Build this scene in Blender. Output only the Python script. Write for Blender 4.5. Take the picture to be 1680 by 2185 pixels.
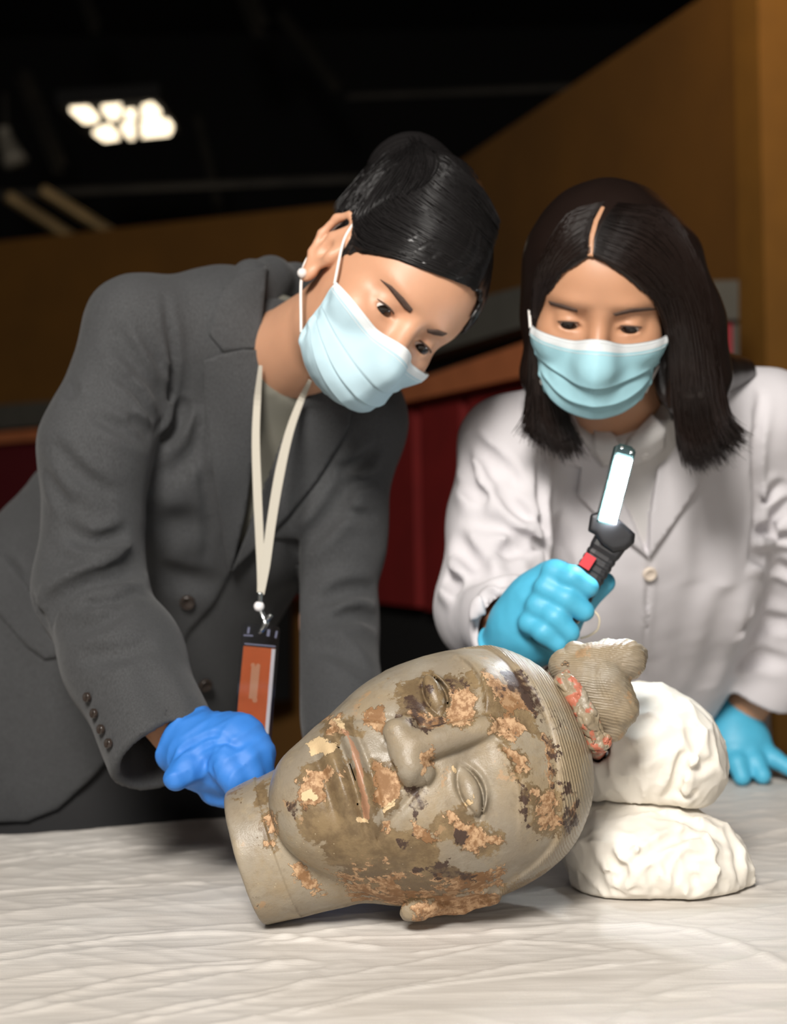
import bpy, bmesh, math, random
import numpy as np
from mathutils import Vector, Matrix, geometry as mgeo

for _o in list(bpy.data.objects):
    bpy.data.objects.remove(_o, do_unlink=True)
SC = bpy.context.scene
COL = SC.collection

# ------------------------------------------------------------------ camera
FPX, CX, CY = 3200.0, 840.0, 1092.5
TABLE_Z = 0.80
CAM_H = 0.3365
PITCH = math.atan(57.5 / FPX)
ROLL = 0.019
C0 = np.array([0.0, 0.0, TABLE_Z + CAM_H])
_F = np.array([0, math.cos(PITCH), math.sin(PITCH)])
_U0 = np.array([0, -math.sin(PITCH), math.cos(PITCH)])
_R0 = np.array([1.0, 0, 0])
CR = math.cos(ROLL) * _R0 - math.sin(ROLL) * _U0
CU = math.sin(ROLL) * _R0 + math.cos(ROLL) * _U0
CF = _F
cam_data = bpy.data.cameras.new('camera')
cam = bpy.data.objects.new('camera', cam_data)
COL.objects.link(cam)
cam.matrix_world = Matrix([[CR[i], CU[i], -CF[i], C0[i]] for i in range(3)] + [[0, 0, 0, 1]])
cam_data.sensor_fit = 'HORIZONTAL'
cam_data.sensor_width = 24.0
cam_data.lens = 24.0 * FPX / 1680.0
cam_data.clip_start = 0.05
cam_data.dof.use_dof = True
cam_data.dof.focus_distance = 1.27
cam_data.dof.aperture_fstop = 3.8
SC.camera = cam

# ------------------------------------------------------------------ world, lights, exposure
w = bpy.data.worlds.new('world')
SC.world = w
w.use_nodes = True
w.node_tree.nodes['Background'].inputs[0].default_value = (1.0, 0.86, 0.72, 1)
w.node_tree.nodes['Background'].inputs[1].default_value = 0.035


def area_light(name, loc, aim, size, power, color, sy=None):
    l = bpy.data.lights.new(name, 'AREA')
    l.energy = power
    l.color = color
    l.size = size
    if sy:
        l.shape = 'RECTANGLE'
        l.size_y = sy
    o = bpy.data.objects.new(name, l)
    COL.objects.link(o)
    o.location = loc
    o.rotation_euler = (Vector(aim) - Vector(loc)).to_track_quat('-Z', 'Y').to_euler()
    return o


# soft bounced light from above the photographer, added unseen warm lamp brightening the right wall
area_light('key_light', (-0.40, -0.85, 2.55), (0.0, 1.6, 1.0), 0.7, 124, (1.0, 0.95, 0.89))
area_light('front_light', (0.45, -0.6, 1.45), (0.1, 1.6, 1.0), 0.5, 5, (1.0, 0.96, 0.93))
area_light('wall_fill_light', (0.8, 3.2, 2.75), (1.3, 5.6, 2.2), 1.0, 7.5, (1.0, 0.70, 0.40))
SC.view_settings.view_transform = 'Standard'
SC.view_settings.look = 'None'
SC.view_settings.exposure = 0.0
SC.view_settings.gamma = 1.0
SC.view_settings.use_curve_mapping = False

# ------------------------------------------------------------------ helpers: pixels to points
def P(px, py, d):
    return C0 + d * (CF + (px - CX) / FPX * CR - (py - CY) / FPX * CU)


def ray(px, py):
    px = np.asarray(px, float); py = np.asarray(py, float)
    return CF + ((px - CX) / FPX)[..., None] * CR - ((py - CY) / FPX)[..., None] * CU


def proj(Q):
    v = np.asarray(Q, float) - C0
    d = v @ CF
    return CX + FPX * (v @ CR) / d, CY - FPX * (v @ CU) / d, d


def at_z(px, py, z):
    r = ray(px, py)
    return C0 + r * ((z - C0[2]) / r[2])


def on_plane(px, py, p0, n):
    r = ray(px, py)
    return C0 + r * (np.dot(p0 - C0, n) / np.dot(r, n))


# ------------------------------------------------------------------ helpers: materials
def nodes_of(m):
    m.use_nodes = True
    nt = m.node_tree
    return nt, nt.nodes['Principled BSDF']


def mat(name, col, rough=0.6, var=0.0, vscale=8.0, bump=0.0, bscale=60.0, metal=0.0, sheen=0.0,
        emit=None, estr=0.0, spec=0.5, bdist=0.002, stretch=None, sss=0.0, trans=0.0, detail=4):
    m = bpy.data.materials.new(name)
    nt, b = nodes_of(m)
    N, L = nt.nodes, nt.links
    b.inputs['Base Color'].default_value = (*col, 1)
    b.inputs['Roughness'].default_value = rough
    b.inputs['Metallic'].default_value = metal
    b.inputs['Specular IOR Level'].default_value = spec
    b.inputs['Sheen Weight'].default_value = sheen
    if sss:
        b.inputs['Subsurface Weight'].default_value = sss
        b.inputs['Subsurface Radius'].default_value = (0.012, 0.005, 0.003)
        b.inputs['Subsurface Scale'].default_value = 1.0
    if trans:
        b.inputs['Transmission Weight'].default_value = trans
    if emit:
        b.inputs['Emission Color'].default_value = (*emit, 1)
        b.inputs['Emission Strength'].default_value = estr
    tc = N.new('ShaderNodeTexCoord')
    src = tc.outputs['Object']
    if stretch:
        mp = N.new('ShaderNodeMapping')
        mp.inputs['Scale'].default_value = stretch
        L.new(src, mp.inputs[0]); src = mp.outputs[0]
    if var:
        n = N.new('ShaderNodeTexNoise')
        n.inputs['Scale'].default_value = vscale
        n.inputs['Detail'].default_value = detail
        L.new(src, n.inputs['Vector'])
        r = N.new('ShaderNodeMapRange')
        r.inputs['From Min'].default_value = 0.3; r.inputs['From Max'].default_value = 0.7
        r.inputs['To Min'].default_value = 1 - var; r.inputs['To Max'].default_value = 1 + var
        L.new(n.outputs[0], r.inputs[0])
        mx = N.new('ShaderNodeVectorMath'); mx.operation = 'SCALE'
        mx.inputs[0].default_value = col
        L.new(r.outputs[0], mx.inputs['Scale'])
        L.new(mx.outputs[0], b.inputs['Base Color'])
    if bump:
        n = N.new('ShaderNodeTexNoise')
        n.inputs['Scale'].default_value = bscale
        n.inputs['Detail'].default_value = 3
        L.new(src, n.inputs['Vector'])
        bp = N.new('ShaderNodeBump')
        bp.inputs['Strength'].default_value = bump
        bp.inputs['Distance'].default_value = bdist
        L.new(n.outputs[0], bp.inputs['Height'])
        L.new(bp.outputs[0], b.inputs['Normal'])
    return m


# ------------------------------------------------------------------ helpers: objects
def tag(o, label=None, cat=None, group=None, kind=None):
    if label: o['label'] = label
    if cat: o['category'] = cat
    if group: o['group'] = group
    if kind: o['kind'] = kind
    return o


def empty(name, loc=(0, 0, 0), rot=None):
    o = bpy.data.objects.new(name, None)
    o.empty_display_size = 0.05
    COL.objects.link(o)
    if rot is not None:
        o.matrix_world = rot
    else:
        o.location = loc
    return o


def link_mesh(name, me, m=None, parent=None):
    o = bpy.data.objects.new(name, me)
    COL.objects.link(o)
    if m is not None and not me.materials:
        me.materials.append(m)
    if parent is not None:
        o.parent = parent
        r = parent
        M = Matrix.Identity(4)
        chain = []
        while r is not None:
            chain.append(r); r = r.parent
        for c in reversed(chain):
            M = M @ c.matrix_parent_inverse @ c.matrix_basis
        o.matrix_parent_inverse = M.inverted()
    return o


def mesh_np(name, V, F, m=None, parent=None, smooth=True):
    """V (n,3), F list/array of faces"""
    me = bpy.data.meshes.new(name)
    V = np.asarray(V, np.float32)
    if isinstance(F, np.ndarray):
        k = F.shape[1]
        me.vertices.add(len(V)); me.vertices.foreach_set('co', V.ravel())
        me.loops.add(F.size); me.loops.foreach_set('vertex_index', F.ravel().astype(np.int32))
        me.polygons.add(len(F))
        me.polygons.foreach_set('loop_start', np.arange(0, F.size, k, dtype=np.int32))
        me.update(calc_edges=True)
    else:
        me.from_pydata(V.tolist(), [], [list(map(int, f)) for f in F])
        me.update()
    if smooth:
        me.polygons.foreach_set('use_smooth', np.ones(len(me.polygons), bool))
    return link_mesh(name, me, m, parent)


def bm_obj(name, bm, m=None, parent=None, smooth=False, bevel=0.0, seg=2):
    if bevel:
        es = [e for e in bm.edges if len(e.link_faces) == 2 and e.calc_face_angle(0) > 0.5]
        bmesh.ops.bevel(bm, geom=es, offset=bevel, segments=seg, affect='EDGES', profile=0.6)
    bmesh.ops.recalc_face_normals(bm, faces=bm.faces)
    me = bpy.data.meshes.new(name)
    bm.to_mesh(me); bm.free()
    if smooth:
        me.polygons.foreach_set('use_smooth', np.ones(len(me.polygons), bool))
    return link_mesh(name, me, m, parent)


def add_hexa(bm, pts):
    v = [bm.verts.new(p) for p in pts]
    for f in ((0, 1, 2, 3), (7, 6, 5, 4), (0, 4, 5, 1), (1, 5, 6, 2), (2, 6, 7, 3), (3, 7, 4, 0)):
        bm.faces.new([v[i] for i in f])


def add_box(bm, c, ax, half):
    c = np.asarray(c, float); ax = [np.asarray(a, float) for a in ax]
    a, b, d = [ax[i] * half[i] for i in range(3)]
    add_hexa(bm, [c - a - b - d, c + a - b - d, c + a + b - d, c - a + b - d,
                  c - a - b + d, c + a - b + d, c + a + b + d, c - a + b + d])


def add_prism(bm, pts, ext):
    """polygon pts extruded along ext"""
    a = [bm.verts.new(p) for p in pts]
    b = [bm.verts.new(np.asarray(p) + ext) for p in pts]
    n = len(a)
    bm.faces.new(a); bm.faces.new(b[::-1])
    for i in range(n):
        bm.faces.new((a[i], b[i], b[(i + 1) % n], a[(i + 1) % n]))


def tube_mesh(lines, radii, sides=6):
    """lines (n,K,3), radii (n,K) -> V,F of many tubes"""
    lines = np.asarray(lines, float)
    if lines.ndim == 2: lines = lines[None]
    n, K, _ = lines.shape
    radii = np.broadcast_to(np.asarray(radii, float), (n, K))
    T = np.gradient(lines, axis=1)
    T /= np.linalg.norm(T, axis=2, keepdims=True) + 1e-12
    ref = np.where(np.abs(T[:, :1, 2:3]) < 0.85, np.array([0, 0, 1.0]), np.array([1.0, 0, 0]))
    A = np.cross(T, np.broadcast_to(ref, T.shape)); A /= np.linalg.norm(A, axis=2, keepdims=True) + 1e-12
    B = np.cross(T, A)
    an = np.arange(sides) * 2 * np.pi / sides
    V = lines[:, :, None] + radii[:, :, None, None] * (np.cos(an)[:, None] * A[:, :, None] + np.sin(an)[:, None] * B[:, :, None])
    V = V.reshape(-1, 3)
    base = (np.arange(n) * K * sides)[:, None, None]
    i = np.arange(K - 1)[None, :, None] * sides
    j = np.arange(sides)[None, None, :]; j2 = (j + 1) % sides
    F = np.stack([base + i + j, base + i + j2, base + i + sides + j2, base + i + sides + j], -1).reshape(-1, 4)
    return V, F[:, ::-1]


def smooth_line(pts, K):
    """Catmull-Rom resample of control points to K points"""
    p = np.asarray(pts, float)
    n = len(p)
    if n == 2:
        t = np.linspace(0, 1, K)[:, None]
        return p[0] * (1 - t) + p[1] * t
    q = np.vstack([2 * p[0] - p[1], p, 2 * p[-1] - p[-2]])
    s = np.linspace(0, n - 1 - 1e-6, K)
    i = s.astype(int); t = (s - i)[:, None]
    a, b, c, d = q[i], q[i + 1], q[i + 2], q[i + 3]
    return 0.5 * ((2 * b) + (-a + c) * t + (2 * a - 5 * b + 4 * c - d) * t ** 2 + (-a + 3 * b - 3 * c + d) * t ** 3)


def tube(name, pts, r, m, parent=None, K=24, sides=8):
    L = smooth_line(pts, K)
    rr = np.interp(np.linspace(0, 1, K), np.linspace(0, 1, len(r)), r) if hasattr(r, '__len__') else np.full(K, r)
    V, F = tube_mesh(L, rr[None], sides)
    n = len(V)
    F = [list(f) for f in F] + [list(range(sides)), list(range(n - 1, n - sides - 1, -1))]
    return mesh_np(name, V, F, m, parent)


# ------------------------------------------------------------------ helpers: signed distance modelling
def smin(a, b, k):
    h = np.maximum(k - np.abs(a - b), 0) / k
    return np.minimum(a, b) - h * h * k * 0.25


def smax(a, b, k):
    return -smin(-a, -b, k)


def rcone(Q, a, b, ra, rb):
    a = np.asarray(a, np.float32); b = np.asarray(b, np.float32)
    ba = b - a
    pa = Q - a
    t = np.clip(pa @ ba / (ba @ ba), 0, 1)
    return np.linalg.norm(pa - t[:, None] * ba, axis=1) - (ra + t * (rb - ra))


def chain(Q, pts, rs, k=0.02):
    d = None
    for i in range(len(pts) - 1):
        e = rcone(Q, pts[i], pts[i + 1], rs[i], rs[i + 1])
        d = e if d is None else smin(d, e, k)
    return d


def ell(Q, c, r, R=None):
    q = Q - np.asarray(c, np.float32)
    if R is not None:
        q = q @ np.asarray(R, np.float32)      # columns of R = axes
    r = np.asarray(r, np.float32)
    k0 = np.linalg.norm(q / r, axis=1)
    k1 = np.linalg.norm(q / (r * r), axis=1) + 1e-9
    return k0 * (k0 - 1) / k1


def poly2d(x, y, poly):
    """signed distance to polygon (negative inside)"""
    p = np.asarray(poly, np.float32)
    n = len(p)
    d = np.full(x.shape, 1e12, np.float32)
    s = np.ones(x.shape, np.float32)
    for i in range(n):
        j = (i - 1) % n
        ex, ey = p[j] - p[i]
        wx, wy = x - p[i, 0], y - p[i, 1]
        t = np.clip((wx * ex + wy * ey) / (ex * ex + ey * ey + 1e-9), 0, 1)
        bx, by = wx - ex * t, wy - ey * t
        d = np.minimum(d, bx * bx + by * by)
        c1 = y >= p[i, 1]; c2 = y < p[j, 1]; c3 = ex * wy > ey * wx
        s = np.where((c1 & c2 & c3) | (~c1 & ~c2 & ~c3), -s, s)
    return s * np.sqrt(d)


def linedist(Q, pts):
    d = None
    for i in range(len(pts) - 1):
        e = rcone(Q, pts[i], pts[i + 1], 0, 0)
        d = e if d is None else np.minimum(d, e)
    return d


_rng = np.random.default_rng(5)
_GT = _rng.standard_normal((4096, 3)).astype(np.float32)
_GT /= np.linalg.norm(_GT, axis=1, keepdims=True)


def gnoise(Q):
    """gradient noise, about -0.7..0.7"""
    Q = np.asarray(Q, np.float32)
    I = np.floor(Q).astype(np.int64)
    f = Q - I
    u = f * f * f * (f * (f * 6 - 15) + 10)
    out = 0
    for dx in (0, 1):
        for dy in (0, 1):
            for dz in (0, 1):
                h = ((I[:, 0] + dx) * 73856093 ^ (I[:, 1] + dy) * 19349663 ^ (I[:, 2] + dz) * 83492791) & 4095
                g = _GT[h]
                v = g[:, 0] * (f[:, 0] - dx) + g[:, 1] * (f[:, 1] - dy) + g[:, 2] * (f[:, 2] - dz)
                wt = (u[:, 0] if dx else 1 - u[:, 0]) * (u[:, 1] if dy else 1 - u[:, 1]) * (u[:, 2] if dz else 1 - u[:, 2])
                out = out + v * wt
    return out


def axis_pts(lo, hi, h, fine=None, hf=None):
    """1D grid, spacing h, but hf inside the range fine"""
    if fine is None:
        return np.arange(lo, hi + h, h, dtype=np.float32)
    a, b = max(fine[0], lo), min(fine[1], hi)
    out = [np.arange(a, b, hf)]
    left = []
    x, s = a, hf
    while x > lo:
        s = min(s * 1.12, h); x -= s; left.append(x)
    right = []
    x, s = out[0][-1], hf
    while x < hi:
        s = min(s * 1.12, h); x += s; right.append(x)
    return np.concatenate([left[::-1], out[0], right]).astype(np.float32)


def surf(f, xs, ys, zs, lip=1.25, chunk=300000):
    """surface nets of f=0 on a (non-uniform) grid, evaluated only near the surface"""
    B = 4
    ax = [xs, ys, zs]
    n = [len(a) for a in ax]
    nb = [(k + B - 1) // B for k in n]
    cen, half = [], []
    for a, k in zip(ax, nb):
        lo = a[np.minimum(np.arange(k) * B, len(a) - 1)]
        hi = a[np.minimum(np.arange(k) * B + B, len(a) - 1)]
        cen.append((lo + hi) / 2); half.append((hi - lo) / 2 + 1e-6)
    G = np.stack(np.meshgrid(*cen, indexing='ij'), -1).reshape(-1, 3).astype(np.float32)
    Hd = np.sqrt((half[0] ** 2)[:, None, None] + (half[1] ** 2)[None, :, None] + (half[2] ** 2)[None, None, :]).ravel()
    fc = np.concatenate([f(G[i:i + chunk]) for i in range(0, len(G), chunk)])
    act = np.abs(fc) < Hd * lip
    big = np.where(fc < 0, -1, 1).astype(np.float32).reshape(nb)
    D = np.repeat(np.repeat(np.repeat(big, B, 0), B, 1), B, 2)[:n[0], :n[1], :n[2]].copy()
    bi = np.stack(np.unravel_index(np.nonzero(act)[0], nb), -1)
    o = np.stack(np.meshgrid(*[np.arange(B)] * 3, indexing='ij'), -1).reshape(-1, 3)
    I = (bi[:, None] * B + o[None]).reshape(-1, 3)
    I = I[(I[:, 0] < n[0]) & (I[:, 1] < n[1]) & (I[:, 2] < n[2])]
    for s in range(0, len(I), chunk):
        J = I[s:s + chunk]
        Q = np.stack([xs[J[:, 0]], ys[J[:, 1]], zs[J[:, 2]]], -1)
        D[J[:, 0], J[:, 1], J[:, 2]] = f(Q)
    K = I[(I[:, 0] < n[0] - 1) & (I[:, 1] < n[1] - 1) & (I[:, 2] < n[2] - 1)]
    cor = np.array([(i, j, k) for i in (0, 1) for j in (0, 1) for k in (0, 1)])
    val = np.stack([D[K[:, 0] + c[0], K[:, 1] + c[1], K[:, 2] + c[2]] for c in cor], -1)
    neg = val < 0
    m = neg.any(1) & ~neg.all(1)
    K = K[m]; val = val[m]
    acc = np.zeros((len(K), 3), np.float32); cnt = np.zeros(len(K), np.float32)
    for a in range(8):
        for b in range(a + 1, 8):
            df = np.abs(cor[a] - cor[b])
            if df.sum() != 1: continue
            va, vb = val[:, a], val[:, b]
            cr = (va < 0) != (vb < 0)
            t = np.where(cr, va / np.where(cr, va - vb, 1), 0)
            p = cor[a][None] + t[:, None] * (cor[b] - cor[a])[None]
            acc += np.where(cr[:, None], p, 0); cnt += cr
    loc = acc / cnt[:, None]
    V = np.stack([ax[i][K[:, i]] + loc[:, i] * (ax[i][K[:, i] + 1] - ax[i][K[:, i]]) for i in range(3)], -1)
    idx = np.full(n, -1, np.int32)
    idx[K[:, 0], K[:, 1], K[:, 2]] = np.arange(len(K))
    Fs = []
    E = np.eye(3, dtype=int)
    for a in range(3):
        b, c = (a + 1) % 3, (a + 2) % 3
        p = K[(K[:, b] > 0) & (K[:, c] > 0)]
        d0 = D[p[:, 0], p[:, 1], p[:, 2]]
        q = p + E[a]
        d1 = D[q[:, 0], q[:, 1], q[:, 2]]
        s = (d0 < 0) != (d1 < 0)
        p = p[s]; inside = d0[s] < 0
        g = lambda r: idx[r[:, 0], r[:, 1], r[:, 2]]
        quad = np.stack([g(p - E[b] - E[c]), g(p - E[c]), g(p), g(p - E[b])], -1)
        quad[~inside] = quad[~inside][:, ::-1]
        Fs.append(quad[(quad >= 0).all(1)])
    return whole(V, np.concatenate(Fs))


def whole(V, F):
    """keeps only the main connected surface (drops stray flecks)"""
    n = len(V)
    a = np.concatenate([F[:, 0], F[:, 1], F[:, 2]]); b = np.concatenate([F[:, 1], F[:, 2], F[:, 3]])
    lab = np.arange(n)
    for _ in range(60):
        m = np.minimum(lab[a], lab[b])
        new = lab.copy()
        np.minimum.at(new, lab[a], m); np.minimum.at(new, lab[b], m)
        np.minimum.at(new, a, m); np.minimum.at(new, b, m)
        new = new[new]; new = new[new]
        if (new == lab).all(): break
        lab = new
    cnt = np.bincount(lab, minlength=n)
    if (cnt > 0).sum() == 1: return V, F
    keep = cnt[lab] > 0.5 * cnt.max()
    idx = np.cumsum(keep) - 1
    return V[keep], idx[F[keep[F[:, 0]]]]


def sdf_obj(name, f, lo, hi, h, m, parent=None, fine=None, hf=None, lip=2.2, relax=1):
    ax = [axis_pts(lo[i], hi[i], h, None if fine is None else (fine[0][i], fine[1][i]), hf) for i in range(3)]
    V, F = surf(f, *ax, lip=lip)
    for _ in range(relax):
        V = relaxed(V, F)
    return mesh_np(name, V, F, m, parent)


def relaxed(V, F, w=0.5):
    S = np.zeros_like(V); n = np.zeros(len(V), np.float32)
    for i in range(4):
        a, b = F[:, i], F[:, (i + 1) % 4]
        for k in range(3):
            S[:, k] += np.bincount(a, V[b, k], len(V)) + np.bincount(b, V[a, k], len(V))
        n += np.bincount(a, minlength=len(V)) + np.bincount(b, minlength=len(V))
    return V * (1 - w) + w * S / np.maximum(n, 1)[:, None]


def hit(f, px, py, d0=1.0, d1=3.0, it=60):
    """march camera rays onto f; returns points (n,3)"""
    px = np.atleast_1d(np.asarray(px, float)); py = np.atleast_1d(np.asarray(py, float))
    r = ray(px, py); ln = np.linalg.norm(r, axis=1)
    t = np.full(len(px), d0)
    for _ in range(it):
        q = (C0 + r * t[:, None]).astype(np.float32)
        t = np.minimum(t + f(q) / ln * 0.8, d1)
    return C0 + r * t[:, None]


def normal_of(f, Q, e=0.002):
    Q = np.asarray(Q, np.float32)
    g = np.stack([f(Q + np.eye(3, dtype=np.float32)[i] * e) - f(Q - np.eye(3, dtype=np.float32)[i] * e) for i in range(3)], -1)
    return g / (np.linalg.norm(g, axis=1, keepdims=True) + 1e-9)


def creases(f, items, d0=1.0, d1=3.0):
    """items: (px polyline, width m, depth m) -> function giving a groove field on f"""
    L = []
    for pl, wd, dp in items:
        pl = np.asarray(smooth_line(pl, max(4, 2 * len(pl))) if len(pl) > 2 else pl, float)
        q = hit(f, pl[:, 0], pl[:, 1], d0, d1)
        ln = np.linalg.norm(np.diff(q, axis=0), axis=1); ex = np.linalg.norm(np.diff(pl, axis=0), axis=1) * ((q[:-1] - C0) @ CF) / FPX
        cut = [0] + [i + 1 for i in range(len(ln)) if ln[i] > 2.2 * ex[i] + 0.004] + [len(q)]
        for a, b in zip(cut[:-1], cut[1:]):
            if b - a >= 2:
                e = q[a:b]
                L.append((e.astype(np.float32), wd, dp, e.min(0) - 4 * wd, e.max(0) + 4 * wd))

    def g(Q):
        out = np.zeros(len(Q), np.float32)
        for q, wd, dp, lo, hi in L:
            m = np.nonzero(((Q > lo) & (Q < hi)).all(1))[0]
            if len(m) == 0: continue
            d = None; T = None; n = len(q) - 1
            for i in range(n):
                ba = q[i + 1] - q[i]; pa = Q[m] - q[i]
                t = np.clip(pa @ ba / (ba @ ba + 1e-12), 0, 1)
                e = np.linalg.norm(pa - t[:, None] * ba, axis=1)
                if d is None: d, T = e, t / n
                else:
                    k = e < d; d = np.where(k, e, d); T = np.where(k, (i + t) / n, T)
            d = d / wd
            out[m] += dp * np.maximum(np.sin(np.pi * T), 0.0) ** 0.8 * (np.exp(-d * d) - 0.45 * np.exp(-((d - 1.9) / 1.0) ** 2))
        return out
    return g


def resample(poly, step):
    p = np.asarray(poly, float)
    out = []
    for i in range(len(p)):
        a, b = p[i], p[(i + 1) % len(p)]
        n = max(1, int(np.linalg.norm(b - a) / step))
        for k in range(n):
            out.append(a + (b - a) * k / n)
    return np.array(out)


def patch(name, f, poly, step, off, th, m, parent=None, d0=1.0, d1=3.0, extra=None):
    """a thin panel lying on f: outline in photo pixels, thickness th, raised by off"""
    ol = resample(poly, step)
    x0, y0 = ol.min(0); x1, y1 = ol.max(0)
    gx, gy = np.meshgrid(np.arange(x0, x1, step), np.arange(y0, y1, step))
    gx = gx.ravel() + (np.arange(gx.size) % 2) * 0.01; gy = gy.ravel()
    ins = poly2d(gx.astype(np.float32), gy.astype(np.float32), ol) < -0.45 * step
    pts = np.vstack([ol, np.stack([gx[ins], gy[ins]], -1)])
    n = len(ol)
    v2, e2, f2, *_ = mgeo.delaunay_2d_cdt([Vector(p) for p in pts], [], [list(range(n))], 1, 1e-4)
    v2 = np.array([(v.x, v.y) for v in v2])
    q = hit(f, v2[:, 0], v2[:, 1], d0, d1)
    nn = normal_of(f, q)
    o = off if extra is None else off + extra(v2)[:, None]
    top = q + nn * (o + th); bot = q + nn * (o - 0.001)
    k = len(v2)
    Fs = [list(t) for t in f2]
    cnt = {}
    for t in Fs:
        for a, b in zip(t, t[1:] + t[:1]):
            cnt[(a, b)] = 1
    faces = []
    a = top[[Fs[0][0], Fs[0][1], Fs[0][2]]]
    flip = np.dot(np.cross(a[1] - a[0], a[2] - a[0]), C0 - a[0]) < 0
    for t in Fs:
        faces.append(t[::-1] if flip else t)
        faces.append([i + k for i in (t if flip else t[::-1])])
    for (a_, b_) in cnt:
        if (b_, a_) not in cnt:
            s = [a_, a_ + k, b_ + k, b_]
            faces.append(s[::-1] if flip else s)
    ob = mesh_np(name, np.vstack([top, bot]), faces, m, parent)
    return ob


def lathe_disc(name, c, nrm, r, th, m, parent=None, sides=16, holes=True):
    """small button: dished disc with rim"""
    nrm = np.asarray(nrm, float); nrm /= np.linalg.norm(nrm)
    a = np.cross(nrm, (0, 0, 1) if abs(nrm[2]) < 0.9 else (1, 0, 0)); a /= np.linalg.norm(a); b = np.cross(nrm, a)
    prof = [(0.0, 0.55), (0.55, 0.55), (0.72, 0.85), (0.86, 1.0), (1.0, 0.7), (1.0, -0.3)]
    V = []
    for rr, hh in prof:
        for k in range(sides):
            t = 2 * math.pi * k / sides
            V.append(c + (a * math.cos(t) + b * math.sin(t)) * r * max(rr, 0.02) + nrm * th * hh)
    F = []
    for i in range(len(prof) - 1):
        for k in range(sides):
            F.append([i * sides + k, i * sides + (k + 1) % sides, (i + 1) * sides + (k + 1) % sides, (i + 1) * sides + k][::-1])
    F.append(list(range(sides)))
    return mesh_np(name, V, F, m, parent)

# ================================================================== THE HALL
M_ochre = mat('ochre_wall', (0.150, 0.063, 0.005), 0.85, var=0.12, vscale=3, bump=0.1)
M_grey_band = mat('grey_fascia', (0.08, 0.076, 0.062), 0.8, var=0.1)
M_copper = mat('copper_trim', (0.50, 0.16, 0.06), 0.5, var=0.1)
M_red = mat('red_panel', (0.22, 0.009, 0.008), 0.7, var=0.1)
M_black = mat('black_paint_and_shade', (0.006, 0.006, 0.006), 0.8)
M_ceil = mat('black_ceiling', (0.004, 0.004, 0.004), 0.9)
M_floor = mat('dark_floor', (0.03, 0.022, 0.018), 0.6, var=0.2)
M_beam = mat('dark_steel', (0.03, 0.026, 0.02), 0.7, var=0.3)  # dark steel tone, varied by noise
M_beam_lit = mat('painted_lit_steel', (0.36, 0.26, 0.13), 0.6, var=0.2)  # pale yellowish colour paints the light falling on this steel
M_lamp = mat('lamp_panel', (0.9, 0.85, 0.75), 0.4, emit=(1.0, 0.83, 0.58), estr=2.6)

ZW = C0[2] + 1.55
def wall_slab(name, a, b, z0, z1, th, m, parent=None):
    a = np.array([a[0], a[1], 0.0]); b = np.array([b[0], b[1], 0.0])
    n = np.cross(b - a, (0, 0, 1)); n /= np.linalg.norm(n)
    if np.dot(n, C0 - a) > 0: n = -n        # away from the camera
    bm = bmesh.new()
    up = np.array([0, 0, 1.0])
    add_prism(bm, [a + up * z0, b + up * z0, b + up * z1, a + up * z1], n * th)
    o = bm_obj(name, bm, m, parent)
    return o

wl0 = at_z(0, 515, ZW); wl1 = at_z(720, 435, ZW)
wr0 = at_z(980, 345, ZW); wr1 = at_z(1490, 0, ZW)
dl = wl1 - wl0; dr = wr1 - wr0
A_ = np.array([[dl[0], -dr[0]], [dl[1], -dr[1]]])
t_ = np.linalg.solve(A_, (wr0 - wl0)[:2])
corner = wl0 + dl * t_[0]
tag(wall_slab('wall_left', wl0 - dl * 2.2, corner, 0, ZW, 0.12, M_ochre), kind='structure')
tag(wall_slab('wall_right', corner, wr1 + dr * 0.75, 0, ZW, 0.12, M_ochre), kind='structure')
# pilaster and a shallower panel on the right
nr = np.array([-dr[1], dr[0], 0.0]); nr /= np.linalg.norm(nr)
if np.dot(nr, C0 - wr0) < 0: nr = -nr
pil = [on_plane(x, 600, wr0 + nr * 0.10, nr) for x in (1578, 1632)]
tag(wall_slab('trim_1', pil[0], pil[1], 0, ZW - 0.0, 0.10, mat('ochre_trim', (0.165, 0.076, 0.008), 0.7, var=0.1)), kind='structure')

bm = bmesh.new(); add_box(bm, (0, 5, -0.03), np.eye(3), (9, 9, 0.03)); tag(bm_obj('floor', bm, M_floor), kind='structure')
bm = bmesh.new(); add_box(bm, (0, 5, 5.6), np.eye(3), (9, 9, 0.05)); tag(bm_obj('ceiling', bm, M_ceil), kind='structure')
bm = bmesh.new(); add_box(bm, (0, 13, 2.8), np.eye(3), (9, 0.05, 2.8)); tag(bm_obj('wall_back', bm, M_ceil), kind='structure')

# display plinths in front of the walls: grey fascia, shadow gap painted black, copper ledge, red panels
def facade(root, p0, n, rows, thick):
    for nm, m, quads, off in rows:
        for q in quads:
            bm = bmesh.new()
            pts = [on_plane(x, y, p0 + n * off, n) for x, y in q]
            add_prism(bm, pts, -n * (thick + off))
            bm_obj(nm, bm, m, root)

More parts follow.
